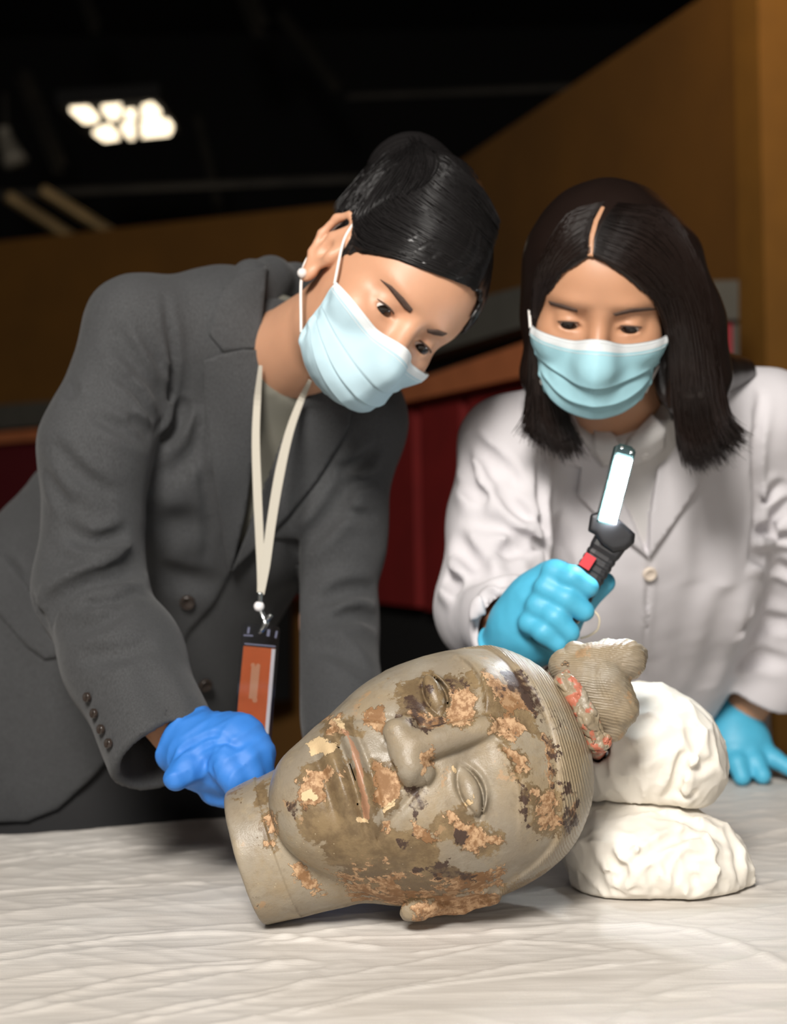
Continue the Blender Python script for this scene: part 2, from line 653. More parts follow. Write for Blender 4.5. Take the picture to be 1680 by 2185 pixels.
fa = at_z(832, 863, C0[2] + 0.42); fb = at_z(1129, 790, C0[2] + 0.42)
df = fb - fa; nf = np.array([-df[1], df[0], 0.0]); nf /= np.linalg.norm(nf)
if np.dot(nf, C0 - fa) < 0: nf = -nf
root = empty('display_plinth', (fa[0], fa[1], 0))
tag(root, 'dark red display plinth with copper ledge and grey top between the two women', 'plinth')
facade(root, fa, nf, [
    ('fascia', M_grey_band, [[(820, 690), (1165, 597), (1165, 682), (820, 785)]], 0.06),
    ('painted_shadow_gap', M_black, [[(815, 785), (1165, 682), (1165, 714), (815, 836)]], -0.02),  # black strip paints the shade of the undercut
    ('ledge', M_copper, [[(815, 836), (1165, 714), (1165, 793), (815, 868)]], 0.05),
    ('red_panel', M_red, [[(700, 894), (880, 858), (889, 1296), (700, 1272)], [(895, 855), (980, 838), (992, 1318), (904, 1300)],
                          [(998, 834), (1165, 800), (1165, 1352), (1010, 1322)]], 0.0),
    ('slot', M_black, [[(880, 858), (895, 855), (904, 1300), (889, 1296)], [(980, 838), (998, 834), (1010, 1322), (992, 1318)]], -0.03),
    ('base', M_black, [[(700, 1272), (1165, 1352), (1165, 1765), (700, 1700)]], -0.06)], 0.14)

n2 = np.array([0, -1.0, 0]); p2 = P(1540, 640, 3.5)
root = empty('display_plinth', (p2[0], p2[1], 0))
tag(root, 'grey and red plinth end showing beside the long dark hair', 'plinth')
facade(root, p2, n2, [
    ('fascia', M_grey_band, [[(1400, 601), (1577, 598), (1577, 682), (1400, 684)]], 0.03),
    ('red_panel', mat('bright_red_panel', (0.33, 0.008, 0.02), 0.7), [[(1400, 684), (1563, 682), (1563, 1300), (1400, 1300)]], 0.0),
    ('corner_post', M_grey_band, [[(1563, 682), (1577, 682), (1577, 1300), (1563, 1300)]], 0.0),
    ('base', M_black, [[(1400, 1300), (1577, 1300), (1577, 1560), (1400, 1560)]], -0.03)], 0.16)

pl_a = at_z(0, 941, C0[2] + 0.46); pl_b = at_z(95, 932, C0[2] + 0.46)
dl2 = pl_b - pl_a; nl = np.array([-dl2[1], dl2[0], 0.0]); nl /= np.linalg.norm(nl)
if np.dot(nl, C0 - pl_a) < 0: nl = -nl
root = empty('display_plinth', (pl_a[0], pl_a[1], 0))
tag(root, 'dark red display plinth with thin copper ledge at the left edge', 'plinth')
facade(root, pl_a, nl, [
    ('fascia', M_grey_band, [[(-330, 890), (560, 820), (560, 868), (-330, 944)]], 0.03),
    ('ledge', M_copper, [[(-330, 951), (560, 873), (560, 898), (-330, 974)]], 0.05),
    ('red_panel', mat('maroon_panel', (0.11, 0.004, 0.008), 0.7), [[(-330, 974), (150, 930), (150, 1300), (-330, 1308)], [(156, 929), (565, 898), (565, 1280), (156, 1300)]], 0.0),
    ('base', M_black, [[(-330, 1308), (565, 1280), (565, 1500), (-330, 1545)]], -0.04)], 0.18)

pb = P(680, 1300, 6.0)
root = empty('partition_panel', (pb[0], pb[1], 0))
tag(root, 'brown partition panel seen through the gap under the grey jacket sleeve', 'partition')
bm = bmesh.new(); add_box(bm, (pb[0], pb[1], 0.62), np.eye(3), (0.22, 0.04, 0.55)); bm_obj('board', bm, M_ochre, root, bevel=0.01)
bm = bmesh.new(); add_box(bm, (pb[0], pb[1], 0.035), np.eye(3), (0.25, 0.10, 0.035)); bm_obj('foot', bm, M_black, root, bevel=0.01)

# ceiling steelwork and lamps
def beam(name, a, b, wd, m, parent=None):
    a = np.asarray(a); b = np.asarray(b)
    t = b - a; ln = np.linalg.norm(t); t = t / ln
    s = np.cross(t, (0, 0, 1.0)); s /= np.linalg.norm(s); u = np.cross(s, t)
    bm = bmesh.new()
    c = (a + b) / 2
    add_box(bm, c + u * wd * 0.9, (t, s, u), (ln / 2, wd, wd * 0.14))
    add_box(bm, c - u * wd * 0.9, (t, s, u), (ln / 2, wd, wd * 0.14))
    add_box(bm, c, (t, s, u), (ln / 2, wd * 0.14, wd * 0.9))
    return bm_obj(name, bm, m, parent)

steel = [((-300, 430), (1000, 372), 9.0, 0.022, 'low steel beam crossing the dark ceiling just above the left wall'),
         ((740, 208), (1300, 184), 9.0, 0.018, 'thin steel beam in the dark ceiling above the tied up hair'),
         ((515, -40), (556, 62), 9.5, 0.045, 'short steel hanger at the top edge of the ceiling, centre left'),
         ((600, 30), (722, 190), 10.0, 0.03, 'slanting steel brace in the dark ceiling right of the lit lamp'),
         ((50, 160), (128, 360), 9.0, 0.035, 'slanting steel brace left of the lit lamp'),
         ((420, 250), (470, 455), 10.0, 0.022, 'slanting thin brace right below the lit lamp'),
         ((170, -30), (204, 60), 9.5, 0.03, 'short hanger at the top left edge of the ceiling')]
for (a, b, d, wd, lab) in steel:
    tag(beam('ceiling_beam', P(a[0], a[1], d), P(b[0], b[1], d - 0.4), wd, M_beam), lab, 'beam')
for (a, b, lab) in (((15, 418), (160, 512), 'steel channel, light painted in its colour, by the left wall top, left of the pair'),
                    ((88, 405), (240, 500), 'steel channel, light painted in its colour, by the left wall top, right of the pair')):
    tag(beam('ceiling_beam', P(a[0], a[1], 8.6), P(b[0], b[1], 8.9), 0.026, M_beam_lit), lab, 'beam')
fan = empty('ceiling_spotlight', P(14, 300, 9.0))
tag(fan, 'small pale spotlight hanging from the dark ceiling at the left edge', 'lamp')
tube('stem', [P(10, 200, 9.0), P(14, 280, 9.0)], 0.015, M_beam, fan)
tube('housing', [P(8, 272, 9.0), P(14, 300, 9.0), P(34, 346, 8.9)], [0.035, 0.05, 0.075], mat('grey_metal', (0.35, 0.32, 0.26), 0.5), fan)

lamp = empty('ceiling_light', P(260, 265, 8.0))
tag(lamp, 'bright ceiling lamp of seven warm white panes high at left', 'ceiling lamp')
panes = [[(142, 234), (190, 231), (218, 262), (180, 268)], [(211, 231), (262, 226), (262, 250), (236, 263)],
         [(265, 241), (291, 238), (291, 260), (268, 261)], [(299, 230), (325, 222), (348, 245), (342, 257), (299, 258)],
         [(193, 285), (234, 268), (261, 300), (222, 306)], [(253, 269), (289, 265), (289, 301), (277, 302)],
         [(293, 263), (364, 258), (376, 274), (368, 292), (294, 299)]]
lz = P(260, 265, 8.0)[2]
for q in panes:
    bm = bmesh.new()
    c = np.mean(q, 0)
    add_prism(bm, [at_z(c[0] + (x - c[0]) * 0.80, c[1] + (y - c[1]) * 0.78, lz) for x, y in q], np.array([0, 0, 0.05]))
    bm_obj('pane', bm, M_lamp, lamp)
bm = bmesh.new()
q = [(120, 226), (340, 212), (392, 292), (205, 314)]
add_prism(bm, [at_z(x, y, lz + 0.02) for x, y in q], np.array([0, 0, 0.08]))
bm_obj('frame', bm, M_black, lamp)

# ================================================================== TABLE AND CLOTH
def cloth_mat():
    m = bpy.data.materials.new('white_sheet')
    nt, b = nodes_of(m)
    N, L = nt.nodes, nt.links
    b.inputs['Roughness'].default_value = 0.5
    b.inputs['Specular IOR Level'].default_value = 0.35
    tc = N.new('ShaderNodeTexCoord')
    n = N.new('ShaderNodeTexNoise'); n.inputs['Scale'].default_value = 5; n.inputs['Detail'].default_value = 3
    L.new(tc.outputs['Object'], n.inputs['Vector'])
    r = N.new('ShaderNodeValToRGB')
    r.color_ramp.elements[0].position = 0.3; r.color_ramp.elements[0].color = (0.56, 0.52, 0.47, 1)
    r.color_ramp.elements[1].position = 0.7; r.color_ramp.elements[1].color = (0.65, 0.62, 0.58, 1)
    L.new(n.outputs[0], r.inputs[0]); L.new(r.outputs[0], b.inputs['Base Color'])
    mp = N.new('ShaderNodeMapping'); mp.inputs['Scale'].default_value = (1.0, 14.0, 1.0); mp.inputs['Rotation'].default_value = (0, 0, 0.2)
    L.new(tc.outputs['Object'], mp.inputs[0])
    n1 = N.new('ShaderNodeTexNoise'); n1.inputs['Scale'].default_value = 26; n1.inputs['Detail'].default_value = 5
    L.new(mp.outputs[0], n1.inputs['Vector'])
    n2 = N.new('ShaderNodeTexNoise'); n2.inputs['Scale'].default_value = 420; n2.inputs['Detail'].default_value = 2
    L.new(tc.outputs['Object'], n2.inputs['Vector'])
    ad = N.new('ShaderNodeMath'); ad.operation = 'MULTIPLY_ADD'; ad.inputs[1].default_value = 0.25
    L.new(n2.outputs[0], ad.inputs[0]); L.new(n1.outputs[0], ad.inputs[2])
    bp = N.new('ShaderNodeBump'); bp.inputs['Strength'].default_value = 0.35; bp.inputs['Distance'].default_value = 0.0012
    L.new(ad.outputs[0], bp.inputs['Height']); L.new(bp.outputs[0], b.inputs['Normal'])
    return m

M_sheet = cloth_mat()
te0 = at_z(0, 1783, TABLE_Z); te1 = at_z(1680, 1648, TABLE_Z)
E1 = te1 - te0; E1[2] = 0; TL = np.linalg.norm(E1); E1 /= TL
E2 = np.array([E1[1], -E1[0], 0.0])
if E2[1] > 0: E2 = -E2
# E1 along the far edge, E2 towards the camera
TW = 1.25
tab = empty('table', te0 + E1 * TL / 2 + E2 * TW / 2 - np.array([0, 0, TABLE_Z]))
tag(tab, 'long work table hidden under the white sheet, behind it the two women', 'table')
M_wood = mat('table_wood', (0.25, 0.16, 0.09), 0.6, var=0.2)
up = np.array([0, 0, 1.0])
X0, X1 = -1.1, TL + 1.1
mid = te0 + E1 * (X0 + X1) / 2 + E2 * TW / 2
bm = bmesh.new(); add_box(bm, mid - up * 0.030, (E1, E2, up), ((X1 - X0) / 2, TW / 2, 0.018)); bm_obj('tabletop', bm, M_wood, tab, bevel=0.004)
bm = bmesh.new()
for s in (-1, 1):
    add_box(bm, mid + E2 * s * (TW / 2 - 0.06) - up * 0.085, (E1, E2, up), ((X1 - X0) / 2 - 0.06, 0.012, 0.037))
    add_box(bm, mid + E1 * s * ((X1 - X0) / 2 - 0.06) - up * 0.085, (E1, E2, up), (0.012, TW / 2 - 0.06, 0.037))
bm_obj('apron', bm, M_wood, tab)
for sx in (-1, 1):
    for sy in (-1, 1):
        c = mid + E1 * sx * ((X1 - X0) / 2 - 0.08) + E2 * sy * (TW / 2 - 0.08)
        bm = bmesh.new(); add_box(bm, (c[0], c[1], 0.376), (E1, E2, up), (0.03, 0.03, 0.376)); bm_obj('leg', bm, M_wood, tab, bevel=0.004)

PRESS = []
def pressed(Aa, Ss, h):
    """the sheet lies under everything that stands on it"""
    c = 0.004
    W_, H_ = int((TL + 0.4) / c) + 2, int((TW + 0.1) / c) + 2
    env = np.full((W_, H_), 1.0)
    for V in PRESS:
        V = V[V[:, 2] < TABLE_Z + 0.03] - te0
        i = ((V @ E1 + 0.2) / c).astype(int); j = ((V @ E2 + 0.05) / c).astype(int)
        ok = (i >= 1) & (j >= 1) & (i < W_ - 1) & (j < H_ - 1)
        np.minimum.at(env, (i[ok], j[ok]), V[ok, 2] - 0.0012)
    e = env.copy()
    for di in (-1, 0, 1):
        for dj in (-1, 0, 1):
            e = np.minimum(e, np.roll(np.roll(env, di, 0), dj, 1))
    i = np.clip(((Aa + 0.2) / c).astype(int), 0, W_ - 1); j = np.clip(((Ss + 0.05) / c).astype(int), 0, H_ - 1)
    return np.maximum(np.minimum(h, e[i, j]), -0.0115)

def sheet():
    a = np.concatenate([np.linspace(X0 - 0.012, -0.12, 40)[:-1], np.arange(-0.12, TL + 0.12, 0.0042), np.linspace(TL + 0.12, X1 + 0.012, 40)[1:]])
    # second coordinate: arc length from the far hanging hem, over the edge, towards the camera
    drop = 0.42
    s = np.concatenate([np.linspace(-drop, -0.02, 24)[:-1], np.arange(-0.02, 0.95, 0.0026), np.linspace(0.95, TW + drop, 40)[1:]])
    Aa, Ss = np.meshgrid(a, s, indexing='ij')
    flat = np.clip(Ss, 0, TW)
    hang = np.maximum(-Ss, 0) + np.maximum(Ss - TW, 0)
    q3 = np.stack([Aa * 1.0, Ss, Aa * 0], -1).reshape(-1, 3)
    # long soft folds running along the table, slightly slanted
    rot = lambda an: np.stack([q3[:, 0] * math.cos(an) + q3[:, 1] * math.sin(an), -q3[:, 0] * math.sin(an) + q3[:, 1] * math.cos(an), q3[:, 2]], -1)
    r1 = rot(0.10); r2 = rot(0.32); r3 = rot(-0.12)
    h = 0.0050 * gnoise(r1 * (1.6, 7, 1) + (3, 1, 0)) + 0.0018 * gnoise(r2 * (3.5, 22, 1) + (9, 4, 2))
    rg = 1 - np.abs(gnoise(r3 * (2.6, 18, 1) + (1, 7, 5))) * 2.6
    h += 0.0016 * np.maximum(rg, 0) ** 5
    rg = 1 - np.abs(gnoise(r2 * (5, 40, 1) + (5, 2, 8))) * 2.6
    h += 0.0006 * np.maximum(rg, 0) ** 3
    rg = 1 - np.abs(gnoise(rot(0.9) * (7, 26, 1) + (2, 2, 2))) * 2.4
    h += 0.0008 * np.maximum(rg, 0) ** 4
    h += 0.00025 * gnoise(q3 * 90)
    # single long creases read off the photograph
    for pl, hh, wd in [([(-20, 1905), (150, 1893), (430, 1886)], 0.004, 0.006), ([(640, 2165), (880, 2112), (1100, 2086), (1400, 2052)], 0.0035, 0.004),
                       ([(-20, 2040), (250, 2000), (520, 1990), (800, 2020)], 0.0035, 0.008), ([(-20, 2160), (300, 2080), (640, 2050)], 0.004, 0.01),
                       ([(1060, 1985), (1300, 1975), (1500, 1990), (1680, 2060)], 0.005, 0.012), ([(900, 2030), (1150, 2010), (1400, 2040)], 0.003, 0.006),
                       ([(560, 2010), (700, 2000), (1000, 1990)], 0.003, 0.005), ([(-20, 1840), (200, 1812), (470, 1800)], 0.004, 0.009),
                       ([(300, 2180), (600, 2120), (700, 2060)], 0.003, 0.006), ([(1300, 2185), (1450, 2110), (1680, 2100)], 0.003, 0.008),
                       ([(1540, 1800), (1680, 1770)], 0.004, 0.008), ([(1590, 1900), (1680, 1880)], 0.004, 0.01)]:
        pl = smooth_line(pl, 10)
        w3 = np.array([at_z(x, y, TABLE_Z) for x, y in pl]) - te0
        l2 = np.stack([w3 @ E1, w3 @ E2, 0 * w3[:, 0]], -1)
        dd = linedist(q3, l2.astype(np.float32))
        h += 0.5 * hh * np.exp(-(dd / (0.62 * wd)) ** 2)
    h = h.reshape(Aa.shape) - 0.0015
    h = pressed(Aa, Ss, h)
    edge = np.clip(hang / 0.05, 0, 1)
    wave = 0.02 * np.sin(Aa * 21 + 1.3 * np.sin(Aa * 7)) * np.clip(hang / 0.3, 0, 1) + 0.004 + 0.016 * edge
    rad = 0.0
    base = te0[None, None] + Aa[..., None] * E1 + flat[..., None] * E2
    outd = np.where(Ss < 0, -1.0, np.where(Ss > TW, 1.0, 0.0))
    V = base + (h * (1 - edge) - hang)[..., None] * up + (outd * (wave + h * edge))[..., None] * E2
    n0, n1 = Aa.shape
    i = np.arange(n0 - 1)[:, None] * n1 + np.arange(n1 - 1)[None]
    F = np.stack([i, i + 1, i + n1 + 1, i + n1], -1).reshape(-1, 4)
    V = V.reshape(-1, 3)
    nz = np.cross(V[F[0, 1]] - V[F[0, 0]], V[F[0, 2]] - V[F[0, 0]])
    ob = mesh_np('table_sheet', V, F, M_sheet)
    k = len(F) // 2
    c = np.cross(V[F[k, 1]] - V[F[k, 0]], V[F[k, 2]] - V[F[k, 0]])
    if c[2] < 0:
        ob.data.flip_normals()
    return ob

# ================================================================== THE TERRACOTTA HEAD
ST_D = 1.325
ST_S = 0.000402
ST_O = P(892, 1680, ST_D)
sW = C0 - ST_O; sW /= np.linalg.norm(sW)
_ang = math.radians(20)
sU = math.cos(_ang) * CR + math.sin(_ang) * CU
sU -= sW * np.dot(sU, sW); sU /= np.linalg.norm(sU)
sV = np.cross(sU, sW)            # image down
if np.dot(sV, CU) > 0: sV = -sV
YAW = math.radians(17)
ax_x = math.cos(YAW) * sV + math.sin(YAW) * sW
ax_z = math.cos(YAW) * sW - math.sin(YAW) * sV
ax_y = sU
ST_M = Matrix([[ax_x[i], ax_y[i], ax_z[i], ST_O[i]] for i in range(3)] + [[0, 0, 0, 1]])

def st_hairfield(x, y, z):
    zb = np.clip(20 + (y - 131) * 0.44, -60, 80)
    side = np.where(y > 60, zb - z, -60)
    top = y - 292 - 18 * np.cos(x / 90.0) + 0.0006 * x * x
    return smax(side, top, 30)

def st_f(Q):
    x, y, z = Q[:, 0], Q[:, 1], Q[:, 2]
    axx = np.abs(x)
    n = 2.3
    rxx = 259 + 0.07 * np.clip(y, 0, 260) - 0.16 * np.clip(20 - y, 0, 300)
    q = ((axx / rxx) ** n + (np.abs(y - 35) / 340) ** n + (np.abs(z + 10) / 258) ** n) ** (1 / n)
    d = (q - 1) * 255
    d = smin(d, ell(Q, (0, -125, 105), (160, 140, 150)), 60)       # muzzle
    d = smin(d, ell(Q, (0, -222, 128), (115, 88, 108)), 50)        # chin
    # neck
    rx = 152 + np.clip(y + 400, 0, 250) * 0.13
    dn = (np.sqrt(((x - 8) / rx) ** 2 + ((z + 30) / 150) ** 2) - 1) * 150
    dn = smax(dn, -(y + 412 + 0.03 * x), 16)
    dn = smax(dn, y - 60, 10)
    d = smin(d, dn, 14)
    d += 5 * np.exp(-(dn / 10) ** 2) * ((y > -330) & (y < -120) & (z > -60))
    fr = np.clip((z - 40) / 60, 0, 1)
    g = lambda cx, cy, sx, sy: np.exp(-((axx - cx) / sx) ** 2 - ((y - cy) / sy) ** 2) * fr
    d += 20 * g(108, 112, 64, 44) + 11 * g(48, 128, 30, 40)
    d -= 9 * g(150, -15, 75, 85)
    d += 10 * g(190, -150, 60, 90)
    # eyes
    d = smin(d, ell(np.stack([axx, y, z], -1), (109, 97, 206), (54, 27, 31)), 7)
    t = (axx - 109) / 60
    w = np.clip(1.15 - t * t, 0, 1) * fr
    up_ = y - (95 + 27 * (1 - t * t)); lo_ = y - (97 - 21 * (1 - t * t))
    d += w * (8 * np.exp(-(up_ / 4.0) ** 2) - 7 * np.exp(-((up_ - 10) / 7) ** 2) + 6 * np.exp(-(lo_ / 4.0) ** 2) - 4 * np.exp(-((lo_ + 9) / 7) ** 2))
    # brows: sharp lower edge
    yb = 205 - 30 * ((axx - 105) / 95) ** 2
    bw = 1 / (1 + np.exp(-(axx - 38) / 8)) / (1 + np.exp((axx - 195) / 10)) * fr
    s = y - yb
    d -= bw * 12 * np.where(s < 0, np.exp(-(s / 7) ** 2), np.exp(-(s / 40) ** 2))
    # nose
    nb = rcone(Q, (0, 175, 228), (0, 22, 268), 25, 36)
    wing = ell(np.stack([axx, y, z], -1), (54, 8, 250), (27, 37, 36))
    tip = rcone(Q, (-38, 0, 272), (38, 0, 272), 33, 33)
    ns = smin(smin(nb, tip, 14), wing, 8)
    d = smin(d, ns, 9)
    nos = ell(np.stack([axx, y, z], -1), (30, -32, 266), (15, 14, 17))
    d = smax(d, -nos, 6)
    # mouth
    dy = y + 120 + 8 * (axx / 120) ** 2
    d += fr * np.exp(-(axx / 122) ** 6) * 12 * np.exp(-(dy / 9) ** 2)
    d -= fr * np.exp(-(axx / 112) ** 4) * 12 * np.exp(-((dy - 19) / 12) ** 2)
    d += fr * np.exp(-(axx / 118) ** 6) * 7 * np.exp(-((dy - 40) / 7) ** 2)
    d -= fr * np.exp(-(axx / 84) ** 4) * 15 * np.exp(-((dy + 24) / 16) ** 2)
    d += fr * 10 * np.exp(-(x / 80) ** 4) * np.exp(-((y + 176) / 13) ** 2)
    d += fr * 6 * np.exp(-(x / 9) ** 2) * np.exp(-((y + 68) / 20) ** 2)
    # nasolabial fold
    tt = np.clip((10 - y) / 120, 0, 1)
    d += fr * 6 * np.exp(-((axx - (72 + 62 * tt)) / 9) ** 2) * (y < 20) * (y > -115)
    # hair lies a little proud, with comb lines
    H = st_hairfield(x, y, z)
    hm = 1 / (1 + np.exp(-np.clip(H / 3, -30, 30)))
    comb = np.sin((y + 0.10 * z + 0.0008 * x * x) * 2 * np.pi / 9.5 + 2.5 * np.sin(x / 70.0))
    d -= hm * (9 + 0.25 * comb)
    # ears
    for sx in (1, -1):
        E_ = np.stack([x * sx, y, z], -1)
        o = -32 if sx > 0 else -62
        m = (E_[:, 0] > 150) & (np.abs(y) < 240)
        if m.any():
            e = E_[m]
            h_ = chain(e, [(272 + o, -30, 14), (280 + o, 60, 16), (288 + o, 92, -16), (290 + o, 70, -62), (284 + o, 5, -78), (278 + o, -60, -60)], [13, 17, 21, 22, 20, 18], 14)
            h_ = smin(h_, ell(e, (276 + o, -82, -22), (26, 44, 36)), 12)
            h_ = smin(h_, ell(e, (268 + o, 10, -30), (20, 62, 36)), 10)
            h_ = smin(h_, chain(e, [(282 + o, -40, -30), (286 + o, 25, -44), (284 + o, 62, -28)], [10, 12, 10], 8), 8)
            d[m] = smin(d[m], h_ + 7.0 * gnoise(e / 30) + 2.5 * gnoise(e / 12), 4)
    d += 1.6 * gnoise(Q / 60.0) + 0.5 * gnoise(Q / 14.0)
    return d

def st_poly(pts, crop=True):
    """crop coordinates of the photograph study -> head frame (u, v)"""
    p = np.asarray(pts, float)
    px = 460 + p[:, 0] / 1.787; py = 1340 + p[:, 1] / 1.787
    k = 0.927
    o = np.array([892, 1680])
    c, s = math.cos(_ang), math.sin(_ang)
    return np.stack([((px - o[0]) * c - (py - o[1]) * s) * k, ((px - o[0]) * s + (py - o[1]) * c) * k], -1)

PAT = {
 'stain': [[(330, 330), (420, 320), (520, 350), (560, 420), (480, 430), (500, 520), (600, 560), (640, 760), (800, 760), (880, 900), (1010, 930), (960, 1000), (700, 1060), (560, 1010), (420, 880), (335, 760), (330, 650), (290, 600), (330, 500), (420, 470), (420, 400)],
           [(830, 700), (960, 660), (980, 740), (1130, 770), (1110, 820), (980, 870), (900, 800), (820, 770)],
           [(1010, 170), (1060, 150), (1180, 250), (1230, 380), (1260, 420), (1310, 600), (1260, 420), (1180, 410), (1100, 470), (1020, 370), (1010, 260)],
           [(1100, 460), (1170, 450), (1230, 560), (1180, 580), (1150, 560)],
           [(1170, 580), (1230, 570), (1320, 620), (1320, 780), (1240, 800), (1180, 750)], [(40, 580), (150, 540), (160, 580), (100, 620), (60, 640)],
           [(150, 600), (210, 580), (190, 680), (150, 690)], [(175, 700), (245, 700), (250, 850), (180, 850)], [(600, 500), (700, 520), (720, 700), (640, 730), (600, 640)],
           [(670, 200), (820, 170), (870, 260), (860, 380), (700, 340), (670, 290)], [(880, 180), (1000, 170), (1020, 360), (920, 390), (860, 350)],
           [(1050, 1000), (1250, 920), (1250, 960), (1100, 1050)]],
 'ochre': [[(1020, 170), (1060, 165), (1110, 210), (1190, 250), (1230, 330), (1200, 310), (1150, 290), (1130, 310), (1090, 270), (1060, 280), (1040, 220)],
           [(900, 230), (970, 210), (1000, 250), (1000, 350), (930, 380), (870, 350), (890, 300)], [(740, 320), (850, 335), (855, 365), (820, 385), (760, 370)],
           [(1035, 345), (1110, 335), (1200, 385), (1190, 410), (1140, 440), (1110, 440), (1050, 400)], [(1105, 460), (1160, 470), (1220, 530), (1210, 560), (1150, 540)],
           [(1195, 590), (1250, 600), (1300, 640), (1310, 740), (1250, 770), (1200, 730)], [(1255, 400), (1285, 470), (1300, 600), (1280, 600), (1262, 520)],
           [(850, 690), (900, 685), (960, 740), (1040, 780), (1120, 795), (1110, 815), (1030, 815), (980, 865), (935, 820), (905, 760)], [(745, 735), (790, 760), (830, 790), (780, 800), (750, 780)],
           [(640, 740), (665, 735), (660, 760), (640, 765)], [(625, 880), (660, 860), (665, 890), (640, 890)],
           [(430, 915), (520, 890), (600, 900), (700, 925), (850, 935), (900, 950), (1000, 935), (1100, 900), (1080, 960), (1000, 985), (850, 990), (720, 1050), (620, 1040), (520, 1010), (450, 960)],
           [(720, 1040), (850, 1010), (1080, 1000), (1085, 1050), (1000, 1100), (760, 1110)], [(300, 590), (340, 570), (430, 555), (400, 590), (420, 640), (370, 660), (320, 680), (300, 640)],
           [(615, 515), (690, 560), (700, 620), (680, 670), (640, 700), (620, 640)], [(560, 325), (640, 310), (640, 390), (570, 370)], [(340, 545), (490, 540), (490, 575), (350, 575)],
           [(195, 715), (235, 705), (240, 790), (200, 790)], [(180, 810), (240, 810), (230, 840), (185, 835)], [(270, 890), (330, 900), (430, 1000), (350, 990)], [(765, 470), (825, 455), (830, 510), (790, 560), (775, 530)],
           [(1345, 620), (1365, 600), (1380, 680), (1360, 720)], [(410, 335), (470, 335), (490, 400), (430, 390)]],
 'cream': [[(340, 445), (390, 425), (470, 445), (450, 475), (400, 490), (350, 505), (355, 470)], [(500, 665), (525, 690), (545, 720), (590, 730), (580, 745), (540, 735)], [(320, 630), (360, 620), (380, 650), (330, 665)],
           [(630, 690), (685, 655), (690, 680), (640, 710)], [(905, 530), (930, 540), (920, 565)], [(940, 645), (980, 660), (985, 625), (992, 650), (965, 685)], [(425, 340), (480, 350), (500, 410), (470, 380)]],
 'pink': [[(475, 385), (500, 395), (535, 450), (555, 520), (565, 600), (590, 690), (590, 735), (565, 720), (550, 620), (530, 520), (510, 450)]],
 'dark': [[(690, 260), (780, 215), (810, 240), (800, 320), (720, 320)], [(900, 195), (940, 180), (980, 220), (960, 240), (905, 240)], [(1090, 170), (1140, 170), (1210, 190), (1270, 270), (1305, 350), (1290, 372), (1230, 330), (1190, 270), (1130, 240)],
          [(1060, 215), (1110, 230), (1090, 260), (1060, 250)], [(1325, 610), (1360, 585), (1385, 640), (1375, 740), (1345, 750), (1335, 680)], [(725, 615), (825, 600), (810, 680), (760, 720), (730, 670)],
          [(915, 760), (960, 780), (940, 825), (915, 800)], [(1165, 600), (1195, 580), (1195, 740), (1225, 790), (1180, 760)], [(695, 830), (750, 780), (755, 830), (710, 850)], [(840, 880), (890, 880), (880, 905), (840, 910)],
          [(1265, 420), (1300, 520), (1310, 620), (1290, 600)], [(285, 650), (315, 650), (320, 690), (295, 690)], [(690, 340), (860, 350), (830, 388), (770, 382)], [(1210, 660), (1260, 655), (1255, 690), (1215, 690)], [(760, 910), (860, 900), (960, 930), (850, 940)]],  # the patch along the nose bridge paints its overhang's shade
}

